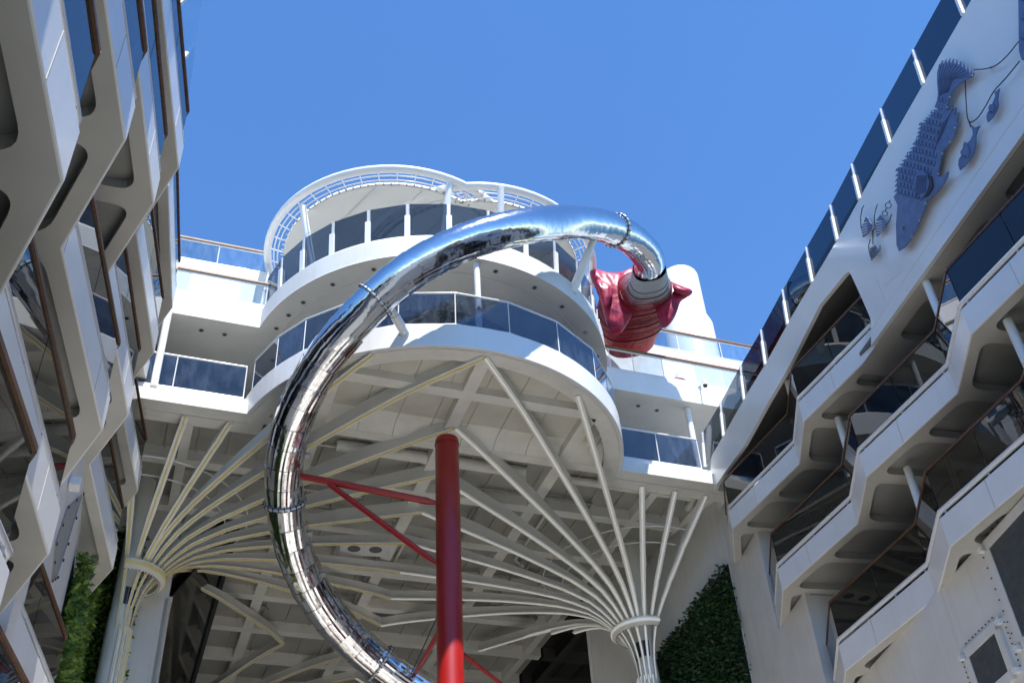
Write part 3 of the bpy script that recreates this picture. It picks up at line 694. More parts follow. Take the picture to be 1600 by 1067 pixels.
j4 = Vector((-1.55, 23.0, hz(722, 1017, 22.9).z)); MB().tube([j4, Vector((.2, 26.0, 11.55))], [.05, .03], 10).build('arm', 'red', pole)

# ================================================================== SEA MONSTER
mon = empty('sea_monster', (4.58, 24.45, 23.2), 'red sea monster figure swallowing the upper end of the slide', 'sculpture')
def aty(px, py, y):
    d = ray(px, py); return EYE + d * (y / d.y)
SEC = [(1018, 439, 24.45, .51, .51), (1018, 454, 24.85, .55, .56), (1016, 469, 25.25, .64, .66), (1006, 484, 25.75, .97, .85), (1000, 500, 26.25, 1.16, 1.0), (995, 516, 26.75, 1.16, 1.05), (992, 532, 27.25, 1.08, 1.0), (989, 546, 27.7, .98, .95), (988, 558, 28.1, .86, .85)]
rings = []
for k in range(len(SEC) - 1):
    for j in range(10):
        q = j / 10; a, c = SEC[k], SEC[k + 1]; rings.append([a[i] + (c[i] - a[i]) * q for i in range(5)])
rings.append(list(SEC[-1]))
vs = []; fs = []; N = 48
for ri, (px, py, y, w, h) in enumerate(rings):
    b0 = aty(px, py, y); x = Vector((.985, -.17, 0)); g = 0
    ph = (ri / 4.2) % 1; g = .03 * ph if ri < 62 else 0
    for j in range(N):
        a = 2 * pi * j / N; ex = .8
        ca, sa = cos(a), sin(a); ca = math.copysign(abs(ca) ** ex, ca); sa = math.copysign(abs(sa) ** ex, sa)
        k = 1 + (g if sin(a) < .2 else 0)
        vs.append(b0 + ZD * h + x * w * ca * k + ZD * h * sa * k)
for i in range(len(rings) - 1):
    for j in range(N): fs.append((i * N + j, i * N + (j + 1) % N, (i + 1) * N + (j + 1) % N, (i + 1) * N + j))
fs.append(tuple((len(rings) - 1) * N + j for j in range(N)))
MB().add(vs, fs, True).build('body', 'monster', mon)
# dark groove lines under the belly
for ri in range(12, 66, 6):
    px, py, y, w, h = rings[ri]; b0 = aty(px, py, y); x = Vector((.985, -.17, 0)); L = []
    for j in range(25):
        a = pi + pi * j / 24; ca, sa = cos(a), sin(a); ca = math.copysign(abs(ca) ** .8, ca); sa = math.copysign(abs(sa) ** .8, sa)
        L.append(b0 + ZD * h + x * w * ca * 1.022 + ZD * h * sa * 1.022)
    MB().tube(L, .016, 5).build('belly_groove', 'dark', mon)
def fin(pts, y0, y1, th, name='fin'):
    P = []
    x0 = min(p[0] for p in pts); x1 = max(p[0] for p in pts)
    n = len(pts); front = []; back = []
    for i, (px, py) in enumerate(pts):
        q = aty(px, py, y0 if i % 2 == 0 else y1); front.append(q); back.append(q + Vector((0, th, .25)))
    c = sum(front, Vector()) / n; cb = sum(back, Vector()) / n
    vs = front + back + [c + Vector((0, -.12, -.05)), cb]; fs = [(i, (i + 1) % n, 2 * n) for i in range(n)] + [(n + i, n + (i + 1) % n, 2 * n + 1) for i in range(n)] + [(i, (i + 1) % n, n + (i + 1) % n, n + i) for i in range(n)]
    o = MB().add(vs, fs, True).build(name, 'fin', mon)
    m = o.modifiers.new('smooth', 'SUBSURF'); m.levels = 1; m.render_levels = 1
    return o
fin([(920, 414), (934, 418), (950, 423), (966, 424), (980, 420), (993, 411), (1004, 424), (1006, 448), (998, 476), (986, 502), (972, 524), (957, 530), (949, 512), (943, 488), (936, 464), (929, 446), (921, 432)], 25.6, 25.9, .35)
fin([(930, 434), (940, 438), (952, 443), (960, 452), (958, 468), (951, 484), (945, 492), (941, 474), (935, 452)], 25.45, 25.6, .2, 'fin_fold')
fin([(1030, 428), (1046, 436), (1060, 442), (1074, 447), (1087, 451), (1084, 459), (1074, 465), (1064, 469), (1061, 484), (1054, 500), (1044, 513), (1032, 514), (1024, 484), (1024, 452)], 25.6, 25.9, .35)
fin([(1050, 442), (1062, 447), (1076, 451), (1083, 454), (1076, 460), (1063, 463), (1052, 456)], 25.4, 25.55, .2, 'fin_fold')

# ================================================================== RIGHT SIDE OF THE SHIP
WR0 = Vector((6.36, 26.34, 0)); WRD = Vector((.1637, -.9865, 0)); WRN = Vector((-.9865, -.1637, 0))   # lower wall
def wr(y, off=0): s = (y - WR0.y) / WRD.y; return WR0 + WRD * s + WRN * off
K1 = wr(28.9); K2 = W(15.1, 29.5, 0); K3 = W(14.25, 31.3, 0)
wallr = empty('hull_wall', wr(15), 'white painted steel hull wall under the right balconies, with louvred vents', 'wall')
def wseg(y0, y1, z0, z1):
    a, c = wr(y0), wr(y1); MB().slab([a + ZD * z0, c + ZD * z0, c + ZD * z1, a + ZD * z1], WRN, .15).build('wall_plate', 'wall', wallr)
wseg(-14, 24.48, 0, 10.72); wseg(24.48, 26.5, 0, 13.62); wseg(26.5, 28.2, 0, 16.52); wseg(28.2, 28.9, 0, 18.6)
for y, z0, z1 in ((24.47, 10.74, 13.55), (26.49, 13.64, 16.45), (28.19, 16.54, 19.3)):
    a = wr(y, -.01); c = a + Vector((.974, .226, 0)) * 2.6; MB().slab([a + ZD * z0, c + ZD * z0, c + ZD * z1, a + ZD * z1], -WRD * -1, .08).build('end_panel', 'wall', wallr)
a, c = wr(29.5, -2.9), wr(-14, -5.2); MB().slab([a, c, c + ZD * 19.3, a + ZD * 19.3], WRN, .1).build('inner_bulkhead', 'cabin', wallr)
sidewall = empty('side_wall', K2, 'plain white wall behind the dark hedge and right fan column', 'wall')
for a, c, z1 in ((K1, K2, 18.99), (K2, K3, 18.99)):
    nn = (c - a).cross(ZD).normalized(); MB().slab([a, c, c + ZD * z1, a + ZD * z1], -nn, .15).build('wall_plate', 'wall', sidewall)
a, c = K3, W(14.25, 46, 0); MB().slab([a, c, c + ZD * 10, a + ZD * 10], -TD, .12).build('wall_plate', 'wall', sidewall)
MB().slab([a + ZD * 10.02, c + ZD * 10.02, c + ZD * 18.95, a + ZD * 18.95], -TD, .1).build('window', 'bigglass', sidewall)
MB().slab([a + TD * .4 + ZD * 9.9, c + TD * .4 + ZD * 9.9, c + TD * .4 + ZD * 18.95, a + TD * .4 + ZD * 18.95], -TD, .1).build('window_backing', 'dark', sidewall)
MB().bar(K3 + ZD * 10 - TD * .02, K3 + ZD * 18.9 - TD * .02, .1, .1).build('window_frame', 'wall', sidewall)

NR = Vector((.974, .226, 0))     # inward normal of the right balconies
def balcony_row(name, pts, zt, NI, win, label, group, end_far=None, far_pillars=True, leftside=False, rail='tubewhite', glass='balconyglass', tr=.052):
    """one deck of cabin balconies: zig-zag parapet, soffit with rounded recesses, tube rail, tinted panes, timber rail"""
    P = [Vector((p[0], p[1], 0)) for p in pts]; z0 = zt - .70
    t = empty(name, P[0] + ZD * z0, label, 'balcony', group)
    sgn = 1
    d0 = (P[1] - P[0]).normalized(); left = Vector((-d0.y, d0.x, 0)); sgn = 1 if left.dot(NI) > 0 else -1
    poly = [p[:2] for p in P]
    MB().wall(poly, .07 * sgn, z0, zt - .13).build('parapet', 'white', t, bevel=.012)
    inner = [p + NI * (win - p.dot(NI)) for p in P]
    for i in range(len(P) - 1):
        a, c = P[i], P[i + 1]; L = (c - a).length
        if L < 2.4: continue
        e = (c - a).normalized(); nn = Vector((-e.y, e.x, 0)) * -sgn
        for q in ((.9, L - .08) if leftside else (1.3,)):
            p = a + e * q; MB().bar(p + nn * .002 + ZD * (z0 + .01), p + nn * .002 + ZD * (zt - .14), .008, .005, up=nn).build('weld_seam', 'stiff', t)
    P2 = [Vector((q.x, q.y, 0)) for q in offset(poly, .026 * sgn)]
    outline = P2 + inner[::-1]
    holes = []
    for i in range(len(P) - 1):
        a, c = P[i], P[i + 1]; L = (c - a).length
        if L < 1.2: continue
        e = (c - a).normalized(); m0 = .17
        A, C = a + e * m0, c - e * m0
        def dep(p, k): return p + NI * k
        ha, hc = win - A.dot(NI) - .12, win - C.dot(NI) - .12
        if min(ha, hc) < .8: continue
        parts_ = [(0, 1)] if leftside or L < 2.6 else [(0, .5 - .11 / L), (.5 + .11 / L, 1)]
        for f0, f1 in parts_:
            A_, C_ = A.lerp(C, f0), A.lerp(C, f1)
            q = [dep(A_, .24), dep(C_, .24), dep(C_, win - C_.dot(NI) - .12), dep(A_, win - A_.dot(NI) - .12)]
            holes.append([(v.x, v.y, 0) for v in rounded([(v.x, v.y, 0) for v in q], .30, 6)])
    b = MB()
    b.flat([[(p.x, p.y, z0 - .004) for p in outline]] + [[(p[0], p[1], z0 - .004) for p in h] for h in holes])
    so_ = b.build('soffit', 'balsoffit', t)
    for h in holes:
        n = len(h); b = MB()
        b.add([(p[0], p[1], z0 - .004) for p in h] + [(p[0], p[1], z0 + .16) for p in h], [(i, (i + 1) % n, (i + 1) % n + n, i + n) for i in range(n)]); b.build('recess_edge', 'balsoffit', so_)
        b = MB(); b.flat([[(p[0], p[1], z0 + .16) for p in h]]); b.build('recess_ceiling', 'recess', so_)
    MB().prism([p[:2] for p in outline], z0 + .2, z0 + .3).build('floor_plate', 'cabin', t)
    # tube rail and stubs
    tp = [Vector((q.x, q.y, 0)) for q in offset(poly, .045 * sgn)]
    MB().tube([p + ZD * zt for p in tp], tr, 12).build('tube_rail', rail, t)
    gp = [Vector((q.x, q.y, 0)) for q in offset(poly, .06 * sgn)]
    for i in range(len(P) - 1):
        L = (P[i + 1] - P[i]).length; k = max(2, int(L / 1.1))
        for j in range(k + 1):
            p = P[i].lerp(P[i + 1], (j + .12) / (k + .24)); MB().bar(p + ZD * (zt - .2) + NI * .05, p + ZD * zt + NI * .04, .03, .03).build('rail_bracket', 'steelrail', t)
    for i in range(len(gp) - 1):
        a, c = gp[i], gp[i + 1]; e = (c - a).normalized(); L = (c - a).length; k = 2 if L > 2.6 else 1; nn = Vector((-e.y, e.x, 0))
        for j in range(k):
            p, q = a.lerp(c, j / k) + e * .012, a.lerp(c, (j + 1) / k) - e * .012
            MB().slab([p + ZD * (zt - .02), q + ZD * (zt - .02), q + ZD * (zt + .83), p + ZD * (zt + .83)], nn, .014).build('glass_panel', glass, t)
    b = MB()
    for i in range(len(gp) - 1): b.bar(gp[i] + ZD * (zt + .86), gp[i + 1] + ZD * (zt + .86), .06, .05)
    b.build('handrail', 'timber', t)
    # cabin front: dark doors, white mullions
    for i in range(len(inner) - 1):
        a, c = inner[i] - NI * .02, inner[i + 1] - NI * .02; L = (c - a).length
        if L < .3: continue
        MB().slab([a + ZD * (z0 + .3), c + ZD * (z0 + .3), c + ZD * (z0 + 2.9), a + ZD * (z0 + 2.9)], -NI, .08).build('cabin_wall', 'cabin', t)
        if L > 1.0:
            e = (c - a).normalized(); p, q = a + e * .25 - NI * .02, c - e * .25 - NI * .02
            MB().slab([p + ZD * (z0 + .35), q + ZD * (z0 + .35), q + ZD * (z0 + 2.5), p + ZD * (z0 + 2.5)], -NI, .012).build('cabin_door', 'cabinglass', t)
    for i in range(1, len(P) - 1):    # pillars and partitions just inside the concave corners
        e0, e1 = (P[i] - P[i - 1]).normalized(), (P[i + 1] - P[i]).normalized(); turn = e0.cross(e1).z * sgn
        if turn < 0:
            p = P[i] + NI * .30
            MB().tube([p + ZD * (z0 + .3), p + ZD * (z0 + 2.9)], .085, 12).build('pillar', 'white', t)
            a, c = P[i] + NI * .5, P[i] + NI * (win - P[i].dot(NI) - .03); MB().bar(a + ZD * (z0 + 1.3), c + ZD * (z0 + 1.3), .05, 2.0).build('partition', 'cabin', t)
    return t
def row_pts(cv_, jog):   # convex corners far->near; insert the concave corner on the far side of each
    out = []
    for c in cv_: out += [(c[0] + jog[0], c[1] + jog[1]), c]
    return out
GR = 'balcony decks on the right side'
wirA = 6.36 * NR.x + 26.34 * NR.y + 1.6
balcony_row('balcony', [(5.92, 28.2), (5.65, 26.31), (6.99, 23.26), (6.80, 21.41), (8.02, 18.78)], 17.2, NR, wirA, 'right side balcony deck behind the slanted opening, uppermost and shortest', GR)
balcony_row('balcony', [(6.37, 26.45), (6.11, 24.28), (7.32, 21.29), (7.12, 19.38), (8.26, 16.63), (8.03, 14.89), (9.15, 12.1), (8.95, 10.3), (10.1, 7.4), (9.9, 5.6)], 14.3, NR, wirA, 'right side balcony deck running just under the white fish wall, middle of three', GR)
balcony_row('balcony', [(6.85, 24.48), (6.52, 22.27), (7.62, 19.05), (7.35, 17.12), (8.28, 14.5), (8.1, 12.7), (9.3, 9.7), (9.1, 7.9), (10.3, 4.9)], 11.4, NR, wirA, 'right side balcony deck directly above the louvred vents, lowest of three', GR)
# end recesses beside the balconies
for (a, c, zt) in (((5.92, 28.2), (5.65, 26.31), 17.2), ((6.37, 26.45), (6.11, 24.28), 14.3), ((6.85, 24.48), (6.52, 22.27), 11.4)): pass

# fish wall plate
PP0 = Vector((7.83, 18.7, 16.5)); PPD = Vector((.252, -.968, 0)).normalized(); PPN = Vector((-.968, -.252, 0)).normalized()
def onpl(px, py, off=0.0): return onplane(px, py, PP0 + PPN * off, PPN)
def plpt(y, z, off=0.0):
    s = (y - PP0.y) / PPD.y; p = PP0 + PPD * s; return Vector((p.x, p.y, z)) + PPN * off
fw = empty('fish_wall', plpt(16, 16.5), 'big glossy white hull plate carrying the blue fish figures', 'wall')
ZB, ZT0 = 16.5, 19.65
bandlow = [onpl(px, py) for px, py in ((1133, 676), (1165.8, 617.4), (1198.7, 563.8), (1235, 498), (1268, 442), (1308, 375), (1400, 206), (1518, 0))]
outer = [onpl(1112, 712)] + bandlow + [plpt(8, bandlow[-1].z), plpt(2, bandlow[-1].z), plpt(2, ZB), plpt(12.4, ZB), onpl(1600, 207), onpl(1440, 430), onpl(1361, 540), onpl(1361, 520), onpl(1360, 497)]
opening = [(1360, 497), (1345, 463), (1329.5, 429), (1325.6, 424.5), (1319, 430), (1300, 453), (1280, 478), (1236, 566), (1217, 600), (1202, 625), (1163, 696), (1134, 735.5), (1119, 758)]
pts = outer + [onpl(*q) for q in opening[1:]] + [onpl(1116, 766), onpl(1109, 748)]
MB().slab(pts, PPN, .10).build('plate', 'plate', fw)
b = MB()
for a, c in (((1640, 105), (1439, 398)), ((1439, 398), (1385.6, 478)), ((1385.6, 478), (1362, 515))): b.bar(onpl(*a, .001), onpl(*c, .001), .014, .008, up=PPN)
b.bar(onpl(1385, 475, .001), onpl(1366, 430, .001), .012, .008, up=PPN); b.bar(onpl(1408, 425, .001), onpl(1382, 447, .001), .012, .008, up=PPN)
b.build('weld_seam', 'soffit', fw)
def hole_quads(P, NI, win):
    hs_ = []
    for a, c in zip(P, P[1:]):
        if (c - a).length < 1.2: continue
        e = (c - a).normalized(); A, C = a + e * .25, c - e * .25
        q = [A + NI * .35, C + NI * .35, C + NI * (win - C.dot(NI) - .25), A + NI * (win - A.dot(NI) - .25)]
        hs_.append([(v.x, v.y, 0) for v in rounded([(v.x, v.y, 0) for v in q], .3, 6)])
    return hs_
pl_ = [plpt(y, 0, -.102) for y in (19.6, 18.6, 16.8, 14.6, 12.2, 9.8, 7.4, 5.0, 2.6)]; PI_ = -PPN; wi = pl_[0].dot(PI_) + 2.4
hs2 = hole_quads(pl_, PI_, wi); b = MB(); ol = pl_ + [p + PI_ * (wi - p.dot(PI_)) for p in pl_[::-1]]
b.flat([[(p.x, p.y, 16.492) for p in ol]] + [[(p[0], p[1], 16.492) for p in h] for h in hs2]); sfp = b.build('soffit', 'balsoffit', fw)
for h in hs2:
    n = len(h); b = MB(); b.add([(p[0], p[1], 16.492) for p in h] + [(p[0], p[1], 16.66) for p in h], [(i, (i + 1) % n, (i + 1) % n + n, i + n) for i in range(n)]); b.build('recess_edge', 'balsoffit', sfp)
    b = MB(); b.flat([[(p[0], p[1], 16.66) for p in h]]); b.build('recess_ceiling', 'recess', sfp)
MB().prism([p[:2] for p in ol], 16.7, 16.8).build('floor_plate', 'cabin', fw)
# top glass screen on the right
sc_ = empty('glass_screen', plpt(18, 19.7), 'long dark glass windscreen with white posts topping the fish wall', 'windscreen')
yl = [27.6, 26.1, 24.5, 23.0, 21.5, 20.0, 18.6, 17.4, 15.9, 14.4, 12.8, 11.2, 9.6, 8.0, 6.4, 4.8]
zlow = lambda y: 19.72 + max(0, (22 - y)) * .0
def lowz(y):   # top edge of the plate at this y
    L = bandlow + [plpt(2, bandlow[-1].z)]
    if y >= L[0].y: return L[0].z
    for a, c in zip(L, L[1:]):
        if a.y >= y >= c.y: return a.z + (c.z - a.z) * (a.y - y) / max(1e-6, a.y - c.y)
    return L[-1].z
HB = 1.22
def bandpt(y, k, off=0.0): p = plpt(y, lowz(y) + HB * k, off); return p - PPN * (.12 * k) - PPN * .03
for a, c in zip(yl, yl[1:]):
    q = [bandpt(a - .04, .01), bandpt(c + .04, .01), bandpt(c + .04, 1), bandpt(a - .04, 1)]
    MB().slab(q, PPN, .016).build('glass_panel', 'bandglass', sc_)
for y in yl:
    p0, p1, p2 = bandpt(y, -.02, .02), bandpt(y, .66, .02), bandpt(y, 1.0, .02)
    MB().bar(p0, p1, .075, .10, up=PPN).build('post', 'white', sc_, bevel=.006); MB().bar(p1, p2, .03, .05, up=PPN).build('post_tip', 'steelrail', sc_)
q = [bandpt(yl[0], .62) - PPN * .35, bandpt(yl[-1], .62) - PPN * .35]; MB().bar(q[0], q[1], .10, .10).build('inner_rail', 'timber', sc_)
topd = MB(); a0, a1 = plpt(27.6, 19.45), plpt(4, 19.45)
topd.slab([a0 - PPN * .2, a1 - PPN * .2, a1 - PPN * 7, a0 - PPN * 7], ZD, .3).build('walkway', 'cabin', sc_)
for y in (26.3, 24.0, 20.6, 15.5):
    p = plpt(y, 19.5) - PPN * .8; MB().tube([p, p + ZD * 1.3], .09, 12).build('inner_post', 'tubewhite', sc_)

# ---- fish figures on the plate
def figure(name, outline, off, th, mat, label, cat, group=None):
    P = [onpl(x, y, off) for x, y in outline]
    c = sum(P, Vector()) / len(P)
    t = empty(name, c, label, cat, group)
    bd = MB().slab(P, PPN, th).build('body', mat, t); return t, bd
def jag(p0, p1, n, amp, lean=.5):
    out = []; a, c = Vector(p0), Vector(p1); d = c - a; nrm = Vector((d.y, -d.x)).normalized()
    for i in range(n):
        out.append(tuple(a + d * (i / n))); out.append(tuple(a + d * ((i + lean) / n) + nrm * amp))
    out.append(tuple(c)); return out
spL = jag((1396, 308), (1399, 268), 5, -5.5, 1.1) + jag((1400, 264), (1425, 226), 6, -6.5, 1.2) + jag((1429, 222), (1435, 196), 4, -5.5, 1.2) + jag((1437, 192), (1460, 168), 6, -6.5, 1.3)
tail = []
for i in range(9):
    q = i / 8; x = 1471 + 46 * q; y = 97 - 5 * sin(q * pi * .9) + 17 * q * q
    tail += [(x - 1.5, y + 3.5), (x + 1.2, y - 3.5), (x + 2.8, y + 3.0)]
bigfish = [(1404, 392), (1400.5, 382), (1399.8, 352), (1402, 320)] + spL + [(1464, 158), (1465.5, 146), (1464, 130), (1464, 114), (1467.5, 100)] + tail + [(1521, 115), (1519, 120), (1508, 125), (1498, 132), (1490, 140), (1484, 152), (1480, 166), (1479, 173)] + \
    [(1483, 172), (1488, 166), (1488, 175), (1493, 168), (1492, 180), (1497, 176), (1494, 190), (1496, 192), (1493, 204), (1488, 216), (1482, 226), (1473, 236), (1471, 244), (1467, 262), (1464, 275), (1472, 276), (1480.5, 268.5), (1479, 277), (1474, 287), (1464, 299), (1455, 308), (1449, 312), (1444, 326), (1440, 336), (1431, 357), (1421.5, 375), (1412, 387)]
ff, fb = figure('fish_figure', bigfish, .16, .035, 'bluefish', 'largest blue metal fish with spiny back and fan tail, hung head down on white wall', 'wall figure')
def lines_on(parent, segs, r, mat, off, name='engraving'):
    b = MB()
    for L in segs: b.tube([onpl(x, y, off) for x, y in L], r, 5)
    return b.build(name, mat, parent)
segs = []
for i in range(11):
    q = i / 10; x1, y1 = 1470 + 48 * q, 98 - 5 * sin(q * pi * .9) + 17 * q * q; segs.append([(1468 + 14 * q, 150 - 6 * q), (1467 + 22 * q, 126 - 2 * q), (x1, y1 + 5)])
lines_on(ff, segs, .010, 'bluegroove', .161, 'tail_ray')
segs = []
rs = random.Random(5)
def interp(T, y):
    for (y0, x0), (y1, x1) in zip(T, T[1:]):
        if y0 <= y <= y1: return x0 + (x1 - x0) * (y - y0) / (y1 - y0)
    return T[-1][1]
LE = [(150, 1466), (168, 1461), (192, 1439), (222, 1428), (264, 1401), (310, 1397)]; RE = [(150, 1482), (172, 1478), (190, 1476), (236, 1466), (275, 1456), (310, 1440)]
for row, cy in enumerate(range(156, 306, 11)):
    x0, x1 = interp(LE, cy) + 6, interp(RE, cy) - 4
    x = x0 + (row % 2) * 2.6
    while x < x1:
        y = cy + (x - x0) * .30 + rs.uniform(-.7, .7)
        segs.append([(x - 2.2, y - 4.5), (x - 2.6, y + 1), (x - .4, y + 4.4), (x + 2.0, y + 2), (x + 2.0, y - 3.5)]); x += 5.4 + rs.uniform(-.4, .4)
lines_on(ff, segs, .009, 'bluegroove', .161, 'scale')
segs = [[(1488 - 2.2 * k, 172 + 5.5 * k), (1480 - 2.4 * k, 186 + 5.5 * k), (1470 - 1.5 * k, 196 + 6 * k)] for k in range(9)]
lines_on(ff, segs, .008, 'bluegroove', .161, 'fin_ray')
pec = [(1430, 300), (1427, 285), (1432, 270), (1440, 266), (1448, 272), (1452, 285), (1448, 300), (1440, 310)]
MB().slab([onpl(x, y, .20) for x, y in pec], PPN, .03).build('pectoral_fin', 'bluefish', ff)
MB().slab([onpl(x, y, .19) for x, y in ((1446, 272), (1455, 276), (1457, 292), (1450, 304), (1445, 308), (1452, 290))], PPN, .02).build('gill', 'dark', ff)
lines_on(ff, [[(1432 + 2.4 * k, 306 - k), (1431 + 2.5 * k, 290), (1434 + 2.3 * k, 274)] for k in range(7)], .011, 'bluegroove', .203, 'fin_ray')
MB().disc(onpl(1411, 356, .17), PPN, .075, .012, 20).build('eye', 'greyfish', ff); MB().disc(onpl(1411, 356, .178), PPN, .045, .008, 16).build('pupil', 'bluegroove', ff)
b = MB()
for x, y in ((1425, 370), (1436, 345), (1446, 318), (1466, 272), (1472, 240), (1484, 222), (1492, 200), (1480, 168), (1484, 152), (1519, 118)): b.tube([onpl(x, y, -.01), onpl(x, y, .2)], .016, 6)
b.build('mounting_pins', 'steelrail', ff)
f2, _ = figure('fish_figure', [(1591, 0), (1592, 80), (1596, 94), (1605, 97), (1614, 86), (1626, 60), (1638, 20), (1650, -30), (1640, -60), (1600, -70), (1592, -40)], .16, .035, 'bluefish', 'blue metal fish cut by the right edge, only its rounded nose in view', 'wall figure')
lines_on(f2, [[(1595, 60), (1602, 64), (1612, 60)], [(1596, 30), (1606, 36), (1620, 28)], [(1596, 0), (1610, 6), (1626, -4)]], .013, 'bluegroove', .165, 'scale')
sf1, _ = figure('small_fish', [(1499.5, 266), (1497, 258), (1498, 249), (1502, 243), (1500, 238), (1504, 232), (1506, 222), (1511, 224), (1516, 219), (1520, 210), (1519, 203), (1517, 196), (1522, 200), (1530, 197), (1526, 205), (1524, 212), (1524, 224), (1521, 238), (1515, 250), (1506, 260)], .13, .03, 'bluefish', 'small blue metal fish hanging from the wire near the big tail, lower of two', 'wall figure', 'small fish figures')
sf2, _ = figure('small_fish', [(1543, 191), (1541, 184), (1542, 178), (1545, 173), (1544, 168), (1547, 163), (1549, 166), (1552, 158), (1555, 150), (1553, 143), (1549, 142), (1556, 143), (1561, 139), (1559, 147), (1558, 155), (1559, 164), (1556, 174), (1550, 184)], .13, .03, 'bluefish', 'smallest blue metal fish beside the wire, right of the other small fish', 'wall figure', 'small fish figures')
for t_, s_ in ((sf1, [[(1503, 246), (1508, 243), (1510, 248)], [(1512, 226), (1516, 236), (1514, 246)]]), (sf2, [[(1545, 176), (1549, 174), (1550, 178)], [(1552, 162), (1555, 168), (1552, 176)]])): lines_on(t_, s_, .008, 'bluegroove', .134, 'engraving')
wire = MB()
for L in ([(1522, 109), (1536, 108.5), (1548, 106), (1560, 100), (1575, 86), (1588, 70), (1600, 56)], [(1508, 124), (1509, 150), (1511, 180), (1514, 190), (1518, 191), (1528, 184), (1540, 166), (1553, 143), (1572, 122), (1593, 96)], [(1514, 190), (1517, 199)]):
    wire.tube([onpl(x, y, .12) for x, y in catmull([Vector((*q, 0)) for q in L], 4) and [(v.x, v.y) for v in catmull([Vector((*q, 0)) for q in L], 4)]], .012, 6)
for x, y in ((1548, 106), (1515, 191)): wire.tube([onpl(x, y, -.01), onpl(x, y, .15)], .018, 6)
tag(wire.build('fish_line', 'cable'), 'thin dark wire looping from the big fish tail past the small fish', 'wire')
def lure(o_, segs, lab, mat='bluefish'):
    t, _ = figure('butterfly_lure', o_, .12, .025, mat, lab, 'wall figure', 'butterfly lures'); lines_on(t, segs[0], .011, 'cable', .12, 'feeler'); lines_on(t, segs[1], .010, 'plate' if mat == 'bluefish' else 'cable', .123, 'wing_stripe')
lure([(1348, 371), (1345.5, 357), (1350, 345), (1353, 338.5), (1356.5, 341), (1358, 346), (1362, 350), (1360, 359), (1355, 366)], ([[(1345.5, 357), (1344.5, 340), (1347, 326), (1350, 321)]], [[(1347 + .2 * k, 366 - 4.2 * k), (1351, 365 - 4.2 * k), (1355, 362.5 - 3.6 * k)] for k in range(5)]), 'left blue striped butterfly lure with one long feeler on the white wall')
lure([(1370, 370), (1367, 355), (1370, 343), (1375, 336), (1379, 341), (1383, 347), (1384, 353), (1378, 361)], ([[(1367, 355), (1366, 338), (1369, 325), (1371, 319)], [(1384, 353), (1390, 345), (1393, 335)]], [[(1368.5 + .2 * k, 365 - 4.4 * k), (1373, 364 - 4.4 * k), (1378, 361 - 3.8 * k)] for k in range(5)]), 'right blue striped butterfly lure with two feelers beside the fish head')
lure([(1361, 407), (1358, 396), (1360, 388), (1366, 383), (1370, 389), (1369.5, 398)], ([[(1358, 394), (1357, 384), (1360, 374)], [(1370, 396), (1375, 390), (1375, 383)]], [[(1359.5, 400 - 4 * k), (1364, 402 - 4 * k), (1368, 399 - 4 * k)] for k in range(4)]), 'small grey ornament hanging below the two blue butterfly lures', 'greyfish')
ch = MB()
for cx, cy, r in ((1382.5, 334, 4.2), (1388, 321, 4.6)): ch.tube([onpl(cx + r * cos(a * pi / 8), cy + r * sin(a * pi / 8), .12) for a in range(16)], .010, 5, closed=True)
for L in ([(1383, 329), (1386, 325)], [(1362, 363), (1367, 357)], [(1364, 362), (1364, 382)], [(1389, 316), (1391, 313)]): ch.tube([onpl(x, y, .12) for x, y in L], .012, 5)
tag(ch.build('ring_chain', 'cable'), 'short chain of dark rings above the butterfly lures', 'chain')

# ---- louvred vents on the lower wall
def onwr(px, py, off=0.0): return onplane(px, py, WR0 + WRN * off, WRN)
def vent(y0, y1, z0, z1, label):
    t = empty('louvre_vent', wr((y0 + y1) / 2) + ZD * ((z0 + z1) / 2), label, 'vent', 'louvred vents on the hull wall')
    fr = MB(); f = .17
    def q(y, z, off): return wr(y, off) + ZD * z
    for (a, c) in (((y0, z0), (y1, z0)), ((y0, z1), (y1, z1))): fr.bar(q(a[0] + .001, a[1], .03), q(c[0] - .001, c[1], .03), f, .06, up=WRN)
    for y in (y0, y1): fr.bar(q(y, z0 + f / 2, .031), q(y, z1 - f / 2, .031), f, .06, up=WRN)
    fr.build('frame', 'wall', t, bevel=.006)
    MB().slab([q(y0, z0, .012), q(y1, z0, .012), q(y1, z1, .012), q(y0, z1, .012)], WRN, .008).build('backing', 'dark', t)
    b = MB(); n = int(abs(y1 - y0) / .045)
    for i in range(1, n): y = y0 + (y1 - y0) * i / n; b.bar(q(y, z0 + .08, .03), q(y, z1 - .08, .03), .016, .03, up=WRN)
    b.build('slats', 'louvre', t)
    b = MB()
    for y, z in ((y0, z1), (y1, z1), (y0, z0), (y1, z0)):
        sy = .14 * (1 if y == max(y0, y1) else -1); MB().box(q(y + sy, z, .05), WRD * .06, WRN * .05, ZD * .04).build('hinge', 'white', t)
    for i in range(9):
        k = (i + .5) / 9
        for y, z in ((y0 + (y1 - y0) * k, z1 + .17), (max(y0, y1) + .22, z0 + (z1 - z0) * k), (min(y0, y1) - .22, z0 + (z1 - z0) * k)): MB().box(q(y, z, .010), WRD * .009, WRN * .010, ZD * .009).build('stud', 'lens', t)
    return t
A = onwr(1516.3, 1023.5); B_ = onwr(1556.7, 980.4); C_ = onwr(1536.5, 1067)
vent(A.y + .06, B_.y - .06, C_.z - .25, A.z + .05, 'small square louvred vent low on the right hull wall')
A = onwr(1547.8, 854); B_ = onwr(1580, 820); C_ = onwr(1600, 965)
vent(A.y + .06, B_.y - 1.0, C_.z - .35, A.z + .05, 'tall louvred vent on the right hull wall cut by the picture edge')

